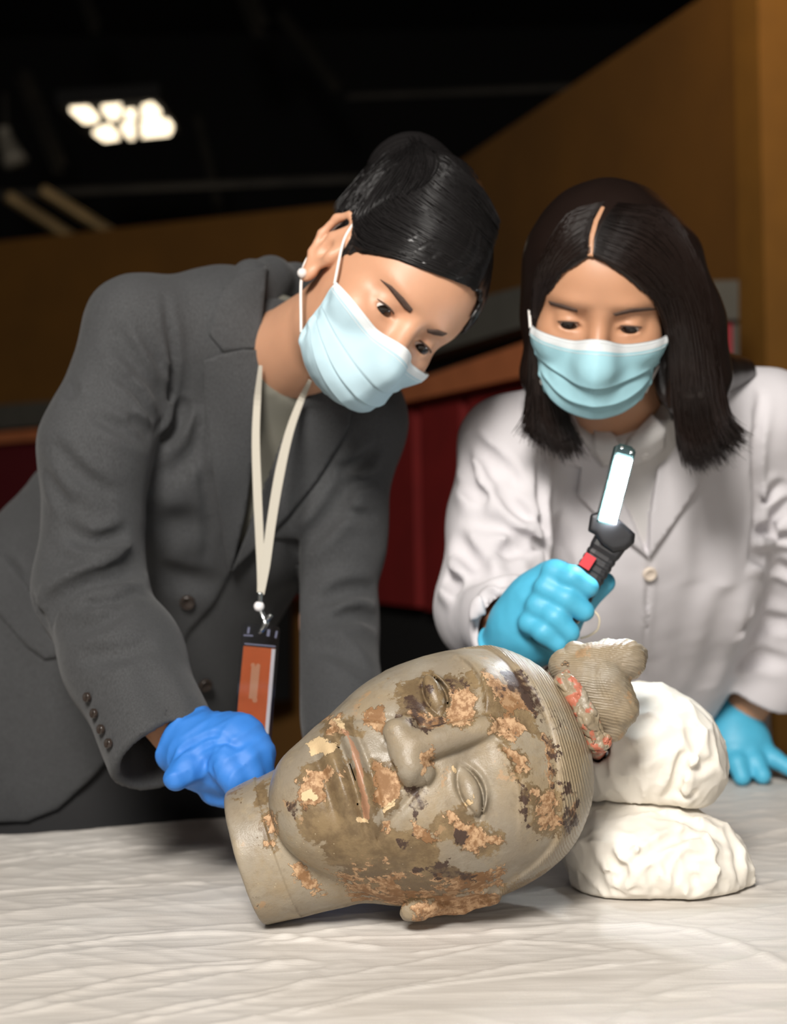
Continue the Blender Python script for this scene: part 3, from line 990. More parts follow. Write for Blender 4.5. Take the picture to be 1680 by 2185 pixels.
def statue_mat(red=False):
    m = bpy.data.materials.new('terracotta')
    nt, b = nodes_of(m)
    N, L = nt.nodes, nt.links
    tc = N.new('ShaderNodeTexCoord')
    def noise(scale, detail=5, rough=0.6):
        n = N.new('ShaderNodeTexNoise'); n.inputs['Scale'].default_value = scale; n.inputs['Detail'].default_value = detail
        n.inputs['Roughness'].default_value = rough
        L.new(tc.outputs['Object'], n.inputs['Vector']); return n.outputs[0]
    def math_(op, a, c, d=None):
        n = N.new('ShaderNodeMath'); n.operation = op
        for i, v in enumerate((a, c, d)):
            if v is None: continue
            if isinstance(v, (int, float)): n.inputs[i].default_value = v
            else: L.new(v, n.inputs[i])
        return n.outputs[0]
    def ramp(v, lo, hi):
        n = N.new('ShaderNodeMapRange'); n.inputs['From Min'].default_value = lo; n.inputs['From Max'].default_value = hi
        n.interpolation_type = 'SMOOTHSTEP'
        L.new(v, n.inputs[0]); return n.outputs[0]
    def mix(f, a, c):
        n = N.new('ShaderNodeMix'); n.data_type = 'RGBA'
        L.new(f, n.inputs[0])
        for s, v in ((6, a), (7, c)):
            if isinstance(v, tuple): n.inputs[s].default_value = (*v, 1)
            else: L.new(v, n.inputs[s])
        return n.outputs[2]
    big, med, fine, grit = noise(14), noise(60, 6, 0.65), noise(190, 5, 0.7), noise(700, 2)
    col = mix(ramp(noise(7, 4), 0.40, 0.62), (0.235, 0.198, 0.148), (0.285, 0.222, 0.140))
    col = mix(math_('MULTIPLY', ramp(noise(22, 6, 0.65), 0.45, 0.6), 0.5), col, (0.305, 0.272, 0.215))
    col = mix(math_('MULTIPLY', ramp(noise(95, 6, 0.7), 0.5, 0.72), 0.4), col, (0.165, 0.125, 0.08))
    col = mix(math_('MULTIPLY', ramp(med, 0.5, 0.75), 0.45), col, (0.34, 0.27, 0.17))
    ragged = math_('ADD', math_('MULTIPLY', math_('SUBTRACT', noise(34, 5, 0.6), 0.5), 1.5), math_('ADD', math_('MULTIPLY', math_('SUBTRACT', med, 0.5), 1.1), math_('MULTIPLY', math_('SUBTRACT', fine, 0.5), 0.8)))
    def layer(attr, lo=0.47, hi=0.53, k=1.0):
        a = N.new('ShaderNodeAttribute'); a.attribute_name = attr
        return ramp(math_('MULTIPLY_ADD', ragged, k, a.outputs['Fac']), lo, hi)
    height = math_('MULTIPLY', grit, 0.18)
    ms = layer('stain', 0.45, 0.55, 0.85)
    col = mix(math_('MULTIPLY', ms, 0.85), col, mix(ramp(med, 0.40, 0.62), (0.120, 0.076, 0.034), (0.205, 0.140, 0.068)))
    mo = layer('ochre', 0.47, 0.53, 1.0)
    oc = mix(ramp(fine, 0.4, 0.62), (0.25, 0.135, 0.065), (0.50, 0.325, 0.185))
    oc = mix(ramp(noise(33, 4), 0.52, 0.62), oc, (0.22, 0.115, 0.05))
    col = mix(mo, col, oc)
    fk = math_('MULTIPLY', ramp(noise(31, 6, 0.7), 0.60, 0.63), ramp(noise(8, 2), 0.46, 0.56))
    col = mix(math_('MULTIPLY', fk, 0.75), col, (0.36, 0.23, 0.125))
    md = layer('dark', 0.45, 0.55, 1.15)
    col = mix(math_('MULTIPLY', md, ramp(med, 0.40, 0.55)), col, (0.060, 0.036, 0.026))
    mc = layer('cream', 0.47, 0.53, 1.0)
    col = mix(mc, col, (0.58, 0.43, 0.25))
    mp = layer('pink', 0.45, 0.55, 0.7)
    col = mix(math_('MULTIPLY', mp, 0.8), col, (0.36, 0.185, 0.11))
    mr = layer('red', 0.45, 0.55, 0.9)
    col = mix(math_('MULTIPLY', mr, 0.68), col, (0.48, 0.10, 0.055))
    # pits and specks
    vor = N.new('ShaderNodeTexVoronoi'); vor.inputs['Scale'].default_value = 170
    L.new(tc.outputs['Object'], vor.inputs['Vector'])
    sp = math_('MULTIPLY', ramp(vor.outputs['Distance'], 0.10, 0.06), ramp(noise(25, 2), 0.5, 0.62))
    col = mix(math_('MULTIPLY', sp, 0.7), col, (0.62, 0.52, 0.36))
    L.new(col, b.inputs['Base Color'])
    # roughness: bare clay is a little glossy from consolidant
    rg = mix(mo, mix(ramp(big, 0.3, 0.7), (0.32,) * 3, (0.50,) * 3), (0.72,) * 3)
    L.new(rg, b.inputs['Roughness'])
    b.inputs['Specular IOR Level'].default_value = 0.35
    height = math_('ADD', height, math_('MULTIPLY', mo, 0.55))
    height = math_('ADD', height, math_('MULTIPLY', mc, 0.45))
    height = math_('ADD', height, math_('MULTIPLY', fine, 0.35))
    # combed hair
    a = N.new('ShaderNodeAttribute'); a.attribute_name = 'hair'
    c = N.new('ShaderNodeAttribute'); c.attribute_name = 'comb'
    sn = math_('SINE', math_('MULTIPLY_ADD', med, 7.0, c.outputs['Fac']), 0.0)
    height = math_('MULTIPLY_ADD', math_('MULTIPLY', sn, a.outputs['Fac']), 0.24, height)
    bp = N.new('ShaderNodeBump'); bp.inputs['Strength'].default_value = 0.8; bp.inputs['Distance'].default_value = 0.0013
    L.new(height, bp.inputs['Height']); L.new(bp.outputs[0], b.inputs['Normal'])
    return m

M_clay = statue_mat()

def st_attrs(o, V, hairmask=None, comb=None, red=None):
    """paint remains, plus painted shade at the nose bridge, as soft masks on the vertices (V in head px units)"""
    cy, sy = math.cos(YAW), math.sin(YAW)
    u = V[:, 1]; v = V[:, 0] * cy - V[:, 2] * sy; wv = V[:, 0] * sy + V[:, 2] * cy
    persp = 1.0 / (1 - wv * ST_S / ST_D)          # nearer points look larger
    u = (u * persp * ST_S * FPX / ST_D * 0.927).astype(np.float32); v = (v * persp * ST_S * FPX / ST_D * 0.927).astype(np.float32)
    front = np.clip((wv + 60) / 60, 0, 1)
    me = o.data
    for k in ('stain', 'ochre', 'cream', 'pink', 'dark'):
        val = np.zeros(len(V), np.float32)
        wd = {'stain': 60, 'ochre': 46, 'cream': 20, 'pink': 16, 'dark': 46}[k]
        for pl in PAT[k]:
            q = st_poly(pl)
            lo, hi = q.min(0) - 40, q.max(0) + 40
            mk = np.nonzero((u > lo[0]) & (u < hi[0]) & (v > lo[1]) & (v < hi[1]))[0]
            if len(mk) == 0: continue
            dd = poly2d(u[mk], v[mk], q)
            big = (q.max(0) - q.min(0)).max() > 230 and k == 'ochre'
            val[mk] = np.maximum(val[mk], np.clip(0.5 - dd / wd, 0, 0.52 if big else (0.8 if k == 'ochre' else 1)))
        if red is not None: val *= 0
        val = val * front
        me.attributes.new(k, 'FLOAT', 'POINT').data.foreach_set('value', val)
    z = np.zeros(len(V), np.float32)
    me.attributes.new('hair', 'FLOAT', 'POINT').data.foreach_set('value', (z if hairmask is None else hairmask).astype(np.float32))
    me.attributes.new('comb', 'FLOAT', 'POINT').data.foreach_set('value', (z if comb is None else comb).astype(np.float32))
    me.attributes.new('red', 'FLOAT', 'POINT').data.foreach_set('value', (z if red is None else red).astype(np.float32))

def st_world(V):
    return (V[:, :1] * ax_x + V[:, 1:2] * ax_y + V[:, 2:] * ax_z) * ST_S + ST_O

def st_obj(name, f, lo, hi, h, parent, lip=1.5, relax=1):
    V, F = surf(f, *[axis_pts(lo[i], hi[i], h) for i in range(3)], lip=lip)
    for _ in range(relax): V = relaxed(V, F)
    me_o = mesh_np(name, V * ST_S, F, M_clay)
    if parent is None:
        me_o.matrix_world = ST_M
    else:
        me_o.parent = parent
    return me_o, V

st_head, V_ = st_obj('terracotta_head', st_f, (-330, -440, -290), (335, 400, 335), 2.9, None)
H_ = st_hairfield(V_[:, 0], V_[:, 1], V_[:, 2])
st_attrs(st_head, V_, np.clip(H_ / 6 + 0.3, 0, 1), (V_[:, 1] + 0.10 * V_[:, 2] + 0.0008 * V_[:, 0] ** 2) * 2 * np.pi / 5.2)
tag(st_head, 'life size grey clay warrior head with flaking ochre paint lying on its ear', 'statue head')
ST_MINZ = st_world(V_)[:, 2].min()

_sA = np.stack([ax_x, ax_y, ax_z], -1)
def LQ(px, py, d):
    return tuple(((P(px, py, d) - ST_O) @ _sA) / ST_S)
def st_w(Q):
    """distance to the clay head in metres, world points"""
    return st_f((((np.asarray(Q) - ST_O) @ _sA) / ST_S).astype(np.float32)) * ST_S

kA = [LQ(1206, 1420, 1.350), LQ(1250, 1452, 1.342), LQ(1288, 1508, 1.338), LQ(1304, 1548, 1.338)]
kN = [LQ(1228, 1392, 1.35), LQ(1250, 1420, 1.35)]
kB = [LQ(1268, 1418, 1.345), LQ(1335, 1408, 1.345)]
kC = [LQ(1290, 1452, 1.335), LQ(1316, 1510, 1.335)]
def st_knot(Q):
    x, y, z = Q[:, 0], Q[:, 1], Q[:, 2]
    a = chain(Q, kA, [38, 52, 50, 36], 30)
    n_ = chain(Q, kN, [26, 34], 10)
    b = chain(Q, kB, [50, 47], 20)
    b = smin(b, rcone(Q, LQ(1300, 1400, 1.36), LQ(1358, 1398, 1.36), 40, 26), 14)
    c = chain(Q, kC, [52, 50], 20)
    a = a + 0.45 * np.sin((np.abs(x - 0.55 * y + 0.3 * z)) * 0.62 + 3.0 * gnoise(Q / 50))
    u = LQ(1268, 1440, 1.34)
    an = np.arctan2(y - u[1], x - u[0])
    b = b + 0.8 * np.sin(an * 46 + 2.6 * gnoise(Q / 35)); c = c + 0.8 * np.sin(an * 46 + 2.6 * gnoise(Q / 35))
    d = smin(smin(b, c, 9), n_, 6)
    d = smin(d, a, 4)
    return d + 3.2 * gnoise(Q / 48) + 1.4 * gnoise(Q / 15)
lo_ = np.min(kA + kB + kC, 0) - 75; hi_ = np.max(kA + kB + kC, 0) + 75
kn, Vk = st_obj('topknot', st_knot, lo_, hi_, 2.4, st_head)
st_attrs(kn, Vk, np.full(len(Vk), 0.5), (Vk[:, 0] - 0.55 * Vk[:, 1]) * 1.1, np.clip(0.42 - np.abs(np.stack([rcone(Vk, kA[i], kA[i + 1], 40, 40) for i in range(3)]).min(0) - 22) / 60, 0, 0.34) * 0)
kn['label'] = 'side topknot of combed clay hair'

_cp = [(1172, 1432), (1192, 1462), (1216, 1500), (1238, 1545), (1256, 1585), (1274, 1618), (1290, 1646)]
_q = hit(st_w, [c[0] for c in _cp], [c[1] for c in _cp], 1.0, 1.6)
cord_pts = [tuple(((p - ST_O) @ _sA) / ST_S) for p in _q]
cn = normal_of(st_w, _q) @ _sA
up_c = [tuple(np.array(c) + cn[i] * o) for i, (c, o) in enumerate(zip(cord_pts, (6, 11, 14, 16, 16, 14, 12)))]
def st_cord(Q):
    d = chain(Q, up_c, [13, 16, 17, 19, 22, 22, 20], 8)
    d2 = chain(Q, [tuple(np.array(up_c[k]) + cn[k] * 8 + np.array((-10, 8, 0))) for k in (1, 2, 3, 4)], [11, 13, 14, 10], 8)
    d = smin(d, d2, 3)
    d3 = chain(Q, [tuple(np.array(up_c[4]) + cn[4] * 8 + np.array(o)) for o in ((-14, -6, 0), (4, 12, 4), (16, 0, 4), (6, -14, 0))], [12, 13, 13, 11], 6)
    d = smin(d, d3, 3)
    e = np.array(up_c[6]) + cn[6] * 4
    t = np.array(up_c[6]) - np.array(up_c[5]); t /= np.linalg.norm(t)
    d4 = rcone(Q, tuple(e), tuple(e + t * 26), 23, 21)
    al = (Q - e.astype(np.float32)) @ t.astype(np.float32)
    d4 = smax(d4, al - 30, 6)
    d = smin(d, d4, 4)
    d = d + 9 * np.exp(-((al - 4 + 5 * gnoise(Q / 12)) / 3.5) ** 2)
    cr = np.abs(gnoise(Q / 26 + 3.3)) 
    d = d + 5 * np.exp(-(cr / 0.045) ** 2)
    return d + 4.5 * gnoise(Q / 20) + 2.2 * gnoise(Q / 8)
_c = np.array(up_c)
cd, Vc = st_obj('hair_cord', st_cord, _c.min(0) - 60, _c.max(0) + 60, 2.8, st_head, relax=0)
_t = np.clip(((Vc - _c[0]) @ (_c[6] - _c[0])) / np.sum((_c[6] - _c[0]) ** 2), 0, 1.2)
rd = np.clip(0.50 + 0.9 * gnoise(Vc / 26) + 0.15 * np.exp(-((_t - 0.5) / 0.25) ** 2) - np.clip((_t - 0.62) * 1.6, 0, 0.5), 0, 1)
st_attrs(cd, Vc, None, None, rd)
cd['label'] = 'cracked cord with red paint at the base of the topknot'
PRESS.append(st_world(V_))
print('STATUE minz', ST_MINZ, 'table', TABLE_Z)
for nm_, q_ in (('chin', (0, -309, 150)), ('eyeU', (-109, 97, 236)), ('eyeL', (109, 97, 236)), ('nose', (0, 0, 310)), ('crown', (0, 375, 0))):
    print(nm_, [round(float(k), 1) for k in proj(st_world(np.array([q_], float))[0])])

# ================================================================== THE TWO WOMEN
M_skin = mat('skin', (0.565, 0.300, 0.182), 0.48, var=0.05, vscale=25, bump=0.08, bscale=500, bdist=0.0006, sss=0.15)
M_skin2 = mat('skin_warm', (0.505, 0.262, 0.150), 0.48, var=0.05, vscale=25, bump=0.08, bscale=500, bdist=0.0006, sss=0.15)
M_eyew = mat('eye_white', (0.62, 0.56, 0.52), 0.2)
M_iris = mat('dark_iris', (0.012, 0.007, 0.005), 0.12)
M_brow = mat('eyebrow_hair', (0.075, 0.045, 0.033), 0.9)
M_mask = mat('mask_blue', (0.42, 0.575, 0.64), 0.75, var=0.04, vscale=30, bump=0.15, bscale=700, bdist=0.0005)
M_mask_edge = mat('mask_white', (0.66, 0.69, 0.70), 0.7, bump=0.1, bscale=500)
M_mask2 = mat('mask_teal', (0.33, 0.58, 0.65), 0.75, var=0.04, vscale=30, bump=0.15, bscale=700, bdist=0.0005)
M_loop = mat('elastic', (0.80, 0.76, 0.72), 0.8)
M_pearl = mat('pearl', (0.75, 0.72, 0.70), 0.12, spec=0.8)
M_glove_b = mat('nitrile_blue', (0.030, 0.180, 0.57), 0.6, var=0.05, vscale=40, bump=0.25, bscale=130, bdist=0.0012)
M_glove_c = mat('nitrile_cyan', (0.075, 0.42, 0.62), 0.5, var=0.05, vscale=40, bump=0.2, bscale=130, bdist=0.001)
M_shirt_g = mat('olive_grey_jersey', (0.135, 0.130, 0.105), 0.9, bump=0.2, bscale=500, bdist=0.0006)
M_trouser = mat('charcoal_trousers', (0.016, 0.016, 0.017), 0.85, bump=0.2, bscale=300)
M_button = mat('horn_button', (0.03, 0.022, 0.018), 0.25)
M_shirt_w = mat('white_shirt', (0.62, 0.60, 0.59), 0.8, bump=0.1, bscale=300)


def wool(name, col):
    m = mat(name, col, 0.85, var=0.10, vscale=9, sheen=0.08)
    nt = m.node_tree; N, L = nt.nodes, nt.links
    b = N['Principled BSDF']
    tc = N.new('ShaderNodeTexCoord')
    nz = N.new('ShaderNodeTexNoise'); nz.inputs['Scale'].default_value = 1000; nz.inputs['Detail'].default_value = 2
    mp = N.new('ShaderNodeMapping'); mp.inputs['Scale'].default_value = (1, 1, 0.25)
    L.new(tc.outputs['Object'], mp.inputs[0]); L.new(mp.outputs[0], nz.inputs['Vector'])
    bp = N.new('ShaderNodeBump'); bp.inputs['Strength'].default_value = 0.5; bp.inputs['Distance'].default_value = 0.0010
    vm = N.new('ShaderNodeVectorMath'); vm.operation = 'SCALE'; mr = N.new('ShaderNodeMapRange'); mr.inputs['From Min'].default_value = 0.3; mr.inputs['From Max'].default_value = 0.7; mr.inputs['To Min'].default_value = 0.72; mr.inputs['To Max'].default_value = 1.28
    old = b.inputs['Base Color'].links[0].from_socket
    L.new(old, vm.inputs[0]); L.new(nz.outputs[0], mr.inputs[0]); L.new(mr.outputs[0], vm.inputs['Scale']); L.new(vm.outputs[0], b.inputs['Base Color'])
    L.new(nz.outputs[0], bp.inputs['Height']); L.new(bp.outputs[0], b.inputs['Normal'])
    return m
M_wool = wool('grey_wool', (0.040, 0.0412, 0.043))
M_coat = mat('white_cotton', (0.615, 0.592, 0.612), 0.85, var=0.02, bump=0.15, bscale=350, bdist=0.0006, sheen=0.1)


def hair_mat(name, col, rough=0.33):
    m = mat(name, col, rough, spec=0.4)
    return m
M_hair = hair_mat('black_hair', (0.010, 0.009, 0.009))
M_hair2 = hair_mat('dark_brown_hair', (0.012, 0.007, 0.0055))


def cam_dir(v):
    v = np.asarray(v, float)
    return v[0] * CR + v[1] * CU - v[2] * CF


def rotm(ax, deg):
    return np.array(Matrix.Rotation(math.radians(deg), 3, ax))


class Head:
    def __init__(self, px, py, d, L, F, U, lid=0.0, ears=True):
        self.R = np.stack([L, F, U], -1)              # columns
        self.R, _ = np.linalg.qr(self.R); s = np.sign(np.sum(self.R * np.stack([L, F, U], -1), 0)); self.R *= s
        self.O = P(px, py, d) - 0.078 * self.R[:, 1]
        self.lid = lid; self.ears = ears

    def w(self, p):
        return np.asarray(p, float) @ self.R.T + self.O

    def loc(self, Q):
        return ((Q - self.O.astype(np.float32)) @ self.R.astype(np.float32))

    def base(self, q):
        x, y, z = q[:, 0], q[:, 1], q[:, 2]
        m = np.stack([np.abs(x), y, z], -1)
        d = ell(q, (0, -0.012, 0.035), (0.073, 0.093, 0.082))
        d = smin(d, ell(q, (0, 0.022, -0.018), (0.062, 0.068, 0.080)), 0.03)
        d = smin(d, ell(q, (0, 0.038, 0.040), (0.058, 0.052, 0.050)), 0.03)
        d = smin(d, ell(q, (0, 0.048, -0.074), (0.034, 0.034, 0.022)), 0.03)
        d = smin(d, ell(m, (0.038, 0.055, -0.024), (0.026, 0.026, 0.022)), 0.02)
        return d

    def full(self, q):
        x, y, z = q[:, 0], q[:, 1], q[:, 2]
        ax = np.abs(x)
        m = np.stack([ax, y, z], -1)
        d = self.base(q)
        fr = np.clip((y - 0.02) / 0.03, 0, 1)
        g = lambda cx, cz, sx, sz: np.exp(-((ax - cx) / sx) ** 2 - ((z - cz) / sz) ** 2) * fr
        d = d + 0.0075 * g(0.030, 0.001, 0.017, 0.013) + 0.004 * g(0.014, 0.004, 0.008, 0.012)
        d = d - 0.003 * g(0.033, 0.024, 0.022, 0.008)
        ns = smin(rcone(q, (0, 0.086, 0.004), (0, 0.108, -0.036), 0.0065, 0.0115), ell(m, (0.0125, 0.097, -0.040), (0.009, 0.012, 0.009)), 0.008)
        d = smin(d, ns, 0.014)
        # lids
        d = smin(d, np.linalg.norm(m - np.array((0.031, 0.0715, -0.001), np.float32), axis=1) - 0.0138, 0.007)
        t = (ax - 0.031) / 0.0150
        op = ell(m, (0.031, 0.0875, -0.0035 - self.lid), (0.0150, 0.012, 0.0042))
        d = smax(d, -op, 0.0015)
        # crease of the upper lid
        zc = 0.0065 - 0.005 * t * t
        d = d + 0.0010 * np.exp(-((z - zc) / 0.0016) ** 2) * np.clip(1.2 - t * t, 0, 1) * fr
        # lips
        d = d - 0.004 * np.exp(-((ax / 0.024) ** 4)) * np.exp(-((z + 0.058) / 0.008) ** 2) * fr
        d = d + 0.003 * np.exp(-((ax / 0.024) ** 4)) * np.exp(-((z + 0.058) / 0.002) ** 2) * fr
        # ears
        k = np.nonzero((ax > 0.045) & (np.abs(y + 0.01) < 0.06) & (np.abs(z) < 0.07))[0]
        if len(k) and self.ears:
            e = m[k]
            X = lambda y_, z_, o=0.0: (0.075 - 0.30 * y_ + 0.06 * z_ + o, y_, z_)
            hx = chain(e, [X(0.004, 0.004, -0.004), X(0.006, 0.018), X(-0.002, 0.031), X(-0.017, 0.035), X(-0.029, 0.022), X(-0.030, 0.0), X(-0.022, -0.020), X(-0.008, -0.034, -0.001)],
                       [0.0032, 0.0038, 0.0042, 0.0044, 0.0044, 0.0042, 0.0042, 0.006], 0.004)
            pl = ell(e, (0.074, -0.008, 0.0), (0.0075, 0.019, 0.030))
            an = chain(e, [X(-0.008, 0.022, -0.002), X(-0.017, 0.006, -0.001), X(-0.014, -0.014, -0.001)], [0.004, 0.0045, 0.004], 0.004)
            tr = ell(e, (0.076, 0.005, -0.008), (0.006, 0.005, 0.008))
            lo = ell(e, (0.0735, -0.007, -0.036), (0.006, 0.010, 0.011))
            q_ = smin(smin(smin(hx, pl, 0.006), an, 0.005), smin(tr, lo, 0.004), 0.006)
            q_ = smax(q_, -ell(e, (0.084, -0.006, -0.008), (0.009, 0.007, 0.012)), 0.003)
            d[k] = smin(d[k], q_, 0.005)
        return d

    def f(self, Q):
        return self.full(self.loc(Q))

    def eyeballs(self, root, gaze):
        g = np.asarray(gaze, float); g /= np.linalg.norm(g)
        a = np.cross(g, (0, 0, 1)); a /= np.linalg.norm(a); b = np.cross(a, g)
        for s in (1, -1):
            V, F, n1, n2 = [], [], 24, 16
            for i in range(n2 + 1):
                th = math.pi * i / n2
                r = 0.0124 * (1.02 if th < 0.7 else 1)
                for k in range(n1):
                    ph = 2 * math.pi * k / n1
                    p = np.array((s * 0.031, 0.0715, -0.001)) + r * (g * math.cos(th) + math.sin(th) * (a * math.cos(ph) + b * math.sin(ph)))
                    V.append(self.w(p))
            for i in range(n2):
                for k in range(n1):
                    F.append([i * n1 + k, (i + 1) * n1 + k, (i + 1) * n1 + (k + 1) % n1, i * n1 + (k + 1) % n1])
            o = mesh_np('eyeball', V, F, M_eyew, root)
            o.data.materials.append(M_iris)
            for i, p in enumerate(o.data.polygons):
                p.material_index = 1 if i // n1 < 4 else 0
            # lash line along the upper lid
            pts = []
            for t in np.linspace(-1, 1, 9):
                p = np.array((s * (0.031 + 0.0145 * t), 0.0715, -0.0025 - self.lid + 0.0040 * (1 - t * t) ** 0.7 + 0.0007))
                o_ = np.array((s * 0.031, 0.0715, -0.001)); v = p - o_
                yy = math.sqrt(max(0.0142 ** 2 - v[0] ** 2 - v[2] ** 2, 1e-6))
                pts.append(self.w((p[0], 0.0715 + yy + 0.0002, p[2])))
            tube('eyelash', pts, [0.0004, 0.0009, 0.0010, 0.0009, 0.0004], M_brow, root, K=20, sides=6)

    def mask(self, root, m, medge, pleat=1.0, amax=1.18, etop=0.30):
        o = np.array((0, 0.018, -0.047))
        def form(q):
            d = ell(q, (0, 0.022, -0.036), (0.0645, 0.074, 0.064))
            d = smin(d, rcone(q, (0, 0.098, -0.020), (0, 0.108, -0.040), 0.008, 0.010), 0.03)
            d = smin(d, rcone(q, (0, 0.108, -0.040), (0, 0.086, -0.074), 0.010, 0.012), 0.03)
            d = smin(d, ell(q, (0, 0.056, -0.076), (0.044, 0.042, 0.022)), 0.03)
            d = np.minimum(d, self.base(q) - 0.002)
            return smin(d, self.full(q) - 0.0005, 0.004)
        na, ne = 90, 84
        A, T = np.meshgrid(np.linspace(-amax, amax, na), np.linspace(0, 1, ne), indexing='ij')
        an = np.abs(A) / amax
        et = etop + 0.04 * an + 0.05 * np.exp(-(A / 0.25) ** 2)
        eb = -0.98 + 0.42 * an ** 2
        e = et * (1 - T) + eb * T
        D = np.stack([np.sin(A) * np.cos(e), np.cos(A) * np.cos(e), np.sin(e)], -1).reshape(-1, 3)
        t = np.full(len(D), 0.17)
        for _ in range(50):
            t -= form((o + D * t[:, None]).astype(np.float32)) * 0.7
        t = t.reshape(A.shape)
        # smooth the cloth so that it spans hollows
        for _ in range(10):
            tp = np.pad(t, 1, mode='edge')
            t = np.maximum(t, 0.25 * (tp[2:, 1:-1] + tp[:-2, 1:-1] + tp[1:-1, 2:] + tp[1:-1, :-2]))
        s = np.zeros_like(t)
        for c, h in ((0.36, 0.0028), (0.52, 0.0032), (0.68, 0.0030)):
            k = (T - c) / 0.075
            s += h * pleat * (np.where(k < 0, np.exp(k * 1.1), 0) - 0.35 * np.where(k >= 0, np.exp(-k * 3.0), 0)) * (1 - an ** 4)
        s += 0.0018 * np.exp(-np.abs(A) / 0.07) * np.clip(1.1 - T, 0, 1)
        s += 0.0012 * gnoise(np.stack([A * 5, T * 7, 0 * A], -1).reshape(-1, 3)).reshape(A.shape)
        s += 0.0025 * np.exp(-((an - 0.93) / 0.05) ** 2) * np.sin(T * 21)
        tt = t + 0.0035 + s
        top = o + D.reshape(na, ne, 3) * tt[..., None]
        bot = o + D.reshape(na, ne, 3) * (tt - 0.0014)[..., None]
        V = np.concatenate([self.w(top.reshape(-1, 3)), self.w(bot.reshape(-1, 3))])
        N0 = na * ne
        F, MI = [], []
        for i in range(na - 1):
            for j in range(ne - 1):
                q = [i * ne + j, i * ne + j + 1, (i + 1) * ne + j + 1, (i + 1) * ne + j]
                edge = j < 7
                F.append(q[::-1]); MI.append(1 if edge else 0)
                F.append([v + N0 for v in q]); MI.append(1)
        rim = [(i * ne, (i + 1) * ne) for i in range(na - 1)] + [((i + 1) * ne + ne - 1, i * ne + ne - 1) for i in range(na - 1)]
        rim += [(j + 1, j) for j in range(ne - 1)] + [((na - 1) * ne + j, (na - 1) * ne + j + 1) for j in range(ne - 1)]
        for a, b in rim:
            F.append([a, b, b + N0, a + N0]); MI.append(1)
        ob = mesh_np('face_mask', V, F, m, root)
        ob.data.materials.append(medge)
        ob.data.polygons.foreach_set('material_index', np.array(MI, np.int32))
        # stitched bands along the top edge
        for row in (2, 9):
            tube('stitch_line', [V[i * ne + row] for i in range(0, na, 3)], 0.0004, medge, ob, K=90, sides=5)
        for s_, i in ((-1, 0), (1, na - 1)):
            a = top[i, 3]; b = top[i, ne - 6]
            pts = [a, (s_ * 0.0795, 0.008, 0.012), (s_ * 0.081, -0.006, 0.034), (s_ * 0.078, -0.030, 0.020), (s_ * 0.077, -0.030, -0.010), (s_ * 0.0775, -0.012, -0.040), b]
            tube('ear_loop', [self.w(p) for p in pts], 0.0015, M_loop, ob, K=50, sides=8)
        return ob


def strands(name, f, guides, n, m, parent, K=18, lift=(0.000, 0.004), rad=0.0008, jit=9.0, d0=1.2, d1=2.2, ddef=1.6, seed=1, tip=0.25, flick=0.0, vary=0.1):
    rng = np.random.default_rng(seed)
    G = np.array([smooth_line(g, K) for g in guides])      # (g,K,2)
    t = rng.random(n) * (len(G) - 1)
    i = np.minimum(t.astype(int), len(G) - 2); u = (t - i)[:, None, None]
    L = G[i] * (1 - u) + G[i + 1] * u
    s = np.linspace(0, 1, K)
    ph = rng.random((n, 1)) * 6.28
    off = rng.normal(0, jit, (n, 1, 2)) * (0.15 + s[None, :, None]) * 0.9
    L = L + off
    L[..., 0] += 3.0 * np.sin(ph + s * 5) + flick * rng.normal(0, 1, (n, 1)) * np.clip(s - 0.75, 0, 1) * 4
    ln = 1 - rng.random(n) * vary
    L = np.stack([np.stack([np.interp(s * ln[r], s, L[r, :, c]) for c in (0, 1)], -1) for r in range(n)])
    px, py = L[..., 0].ravel(), L[..., 1].ravel()
    q = hit(f, px, py, d0, d1, 45)
    ok = np.abs(f(q.astype(np.float32))) < 0.004
    dd = (q - C0) @ CF
    dd = np.where(ok, dd, np.nan).reshape(n, K)
    for r in range(n):
        row = dd[r]; g = np.isfinite(row)
        if g.any():
            dd[r] = np.interp(np.arange(K), np.nonzero(g)[0], row[g])
        else:
            dd[r] = ddef
    ker = np.array([1, 2, 3, 2, 1]) / 9.0
    dp = np.pad(dd, ((0, 0), (2, 2)), mode='edge')
    dd = sum(ker[k] * dp[:, k:k + K] for k in range(5))
    dd = dd - (lift[0] + rng.random((n, 1)) * (lift[1] - lift[0]))
    Q = C0 + ray(L[..., 0], L[..., 1]) * dd[..., None]
    R = rad * (0.7 + 0.6 * rng.random((n, 1))) * np.clip(1.0 - np.clip((s - (1 - tip)) / tip, 0, 1) * 0.85, 0, 1)[None] * np.clip(0.1 + s * 5, 0, 1)[None]
    V, F = tube_mesh(Q, R, 3)
    o = mesh_np(name, V, F, m, parent)
    o['kind'] = 'stuff'
    return o


def front_cut(Q, poly, dmax):
    """prism over a photo polygon, in front of depth dmax (negative inside)"""
    v = Q - C0.astype(np.float32)
    d = v @ CF.astype(np.float32)
    px = CX + FPX * (v @ CR.astype(np.float32)) / d
    py = CY - FPX * (v @ CU.astype(np.float32)) / d
    c = poly2d(px, py, poly) * d / FPX
    return np.maximum(c, d - dmax)


def frame(S, T):
    S = S / np.linalg.norm(S)
    T = T - S * np.dot(S, T); T /= np.linalg.norm(T)
    return np.stack([S, T, np.cross(S, T)], -1)


def bounds(pts, pad):
    p = np.array(pts)
    return p.min(0) - pad, p.max(0) + pad

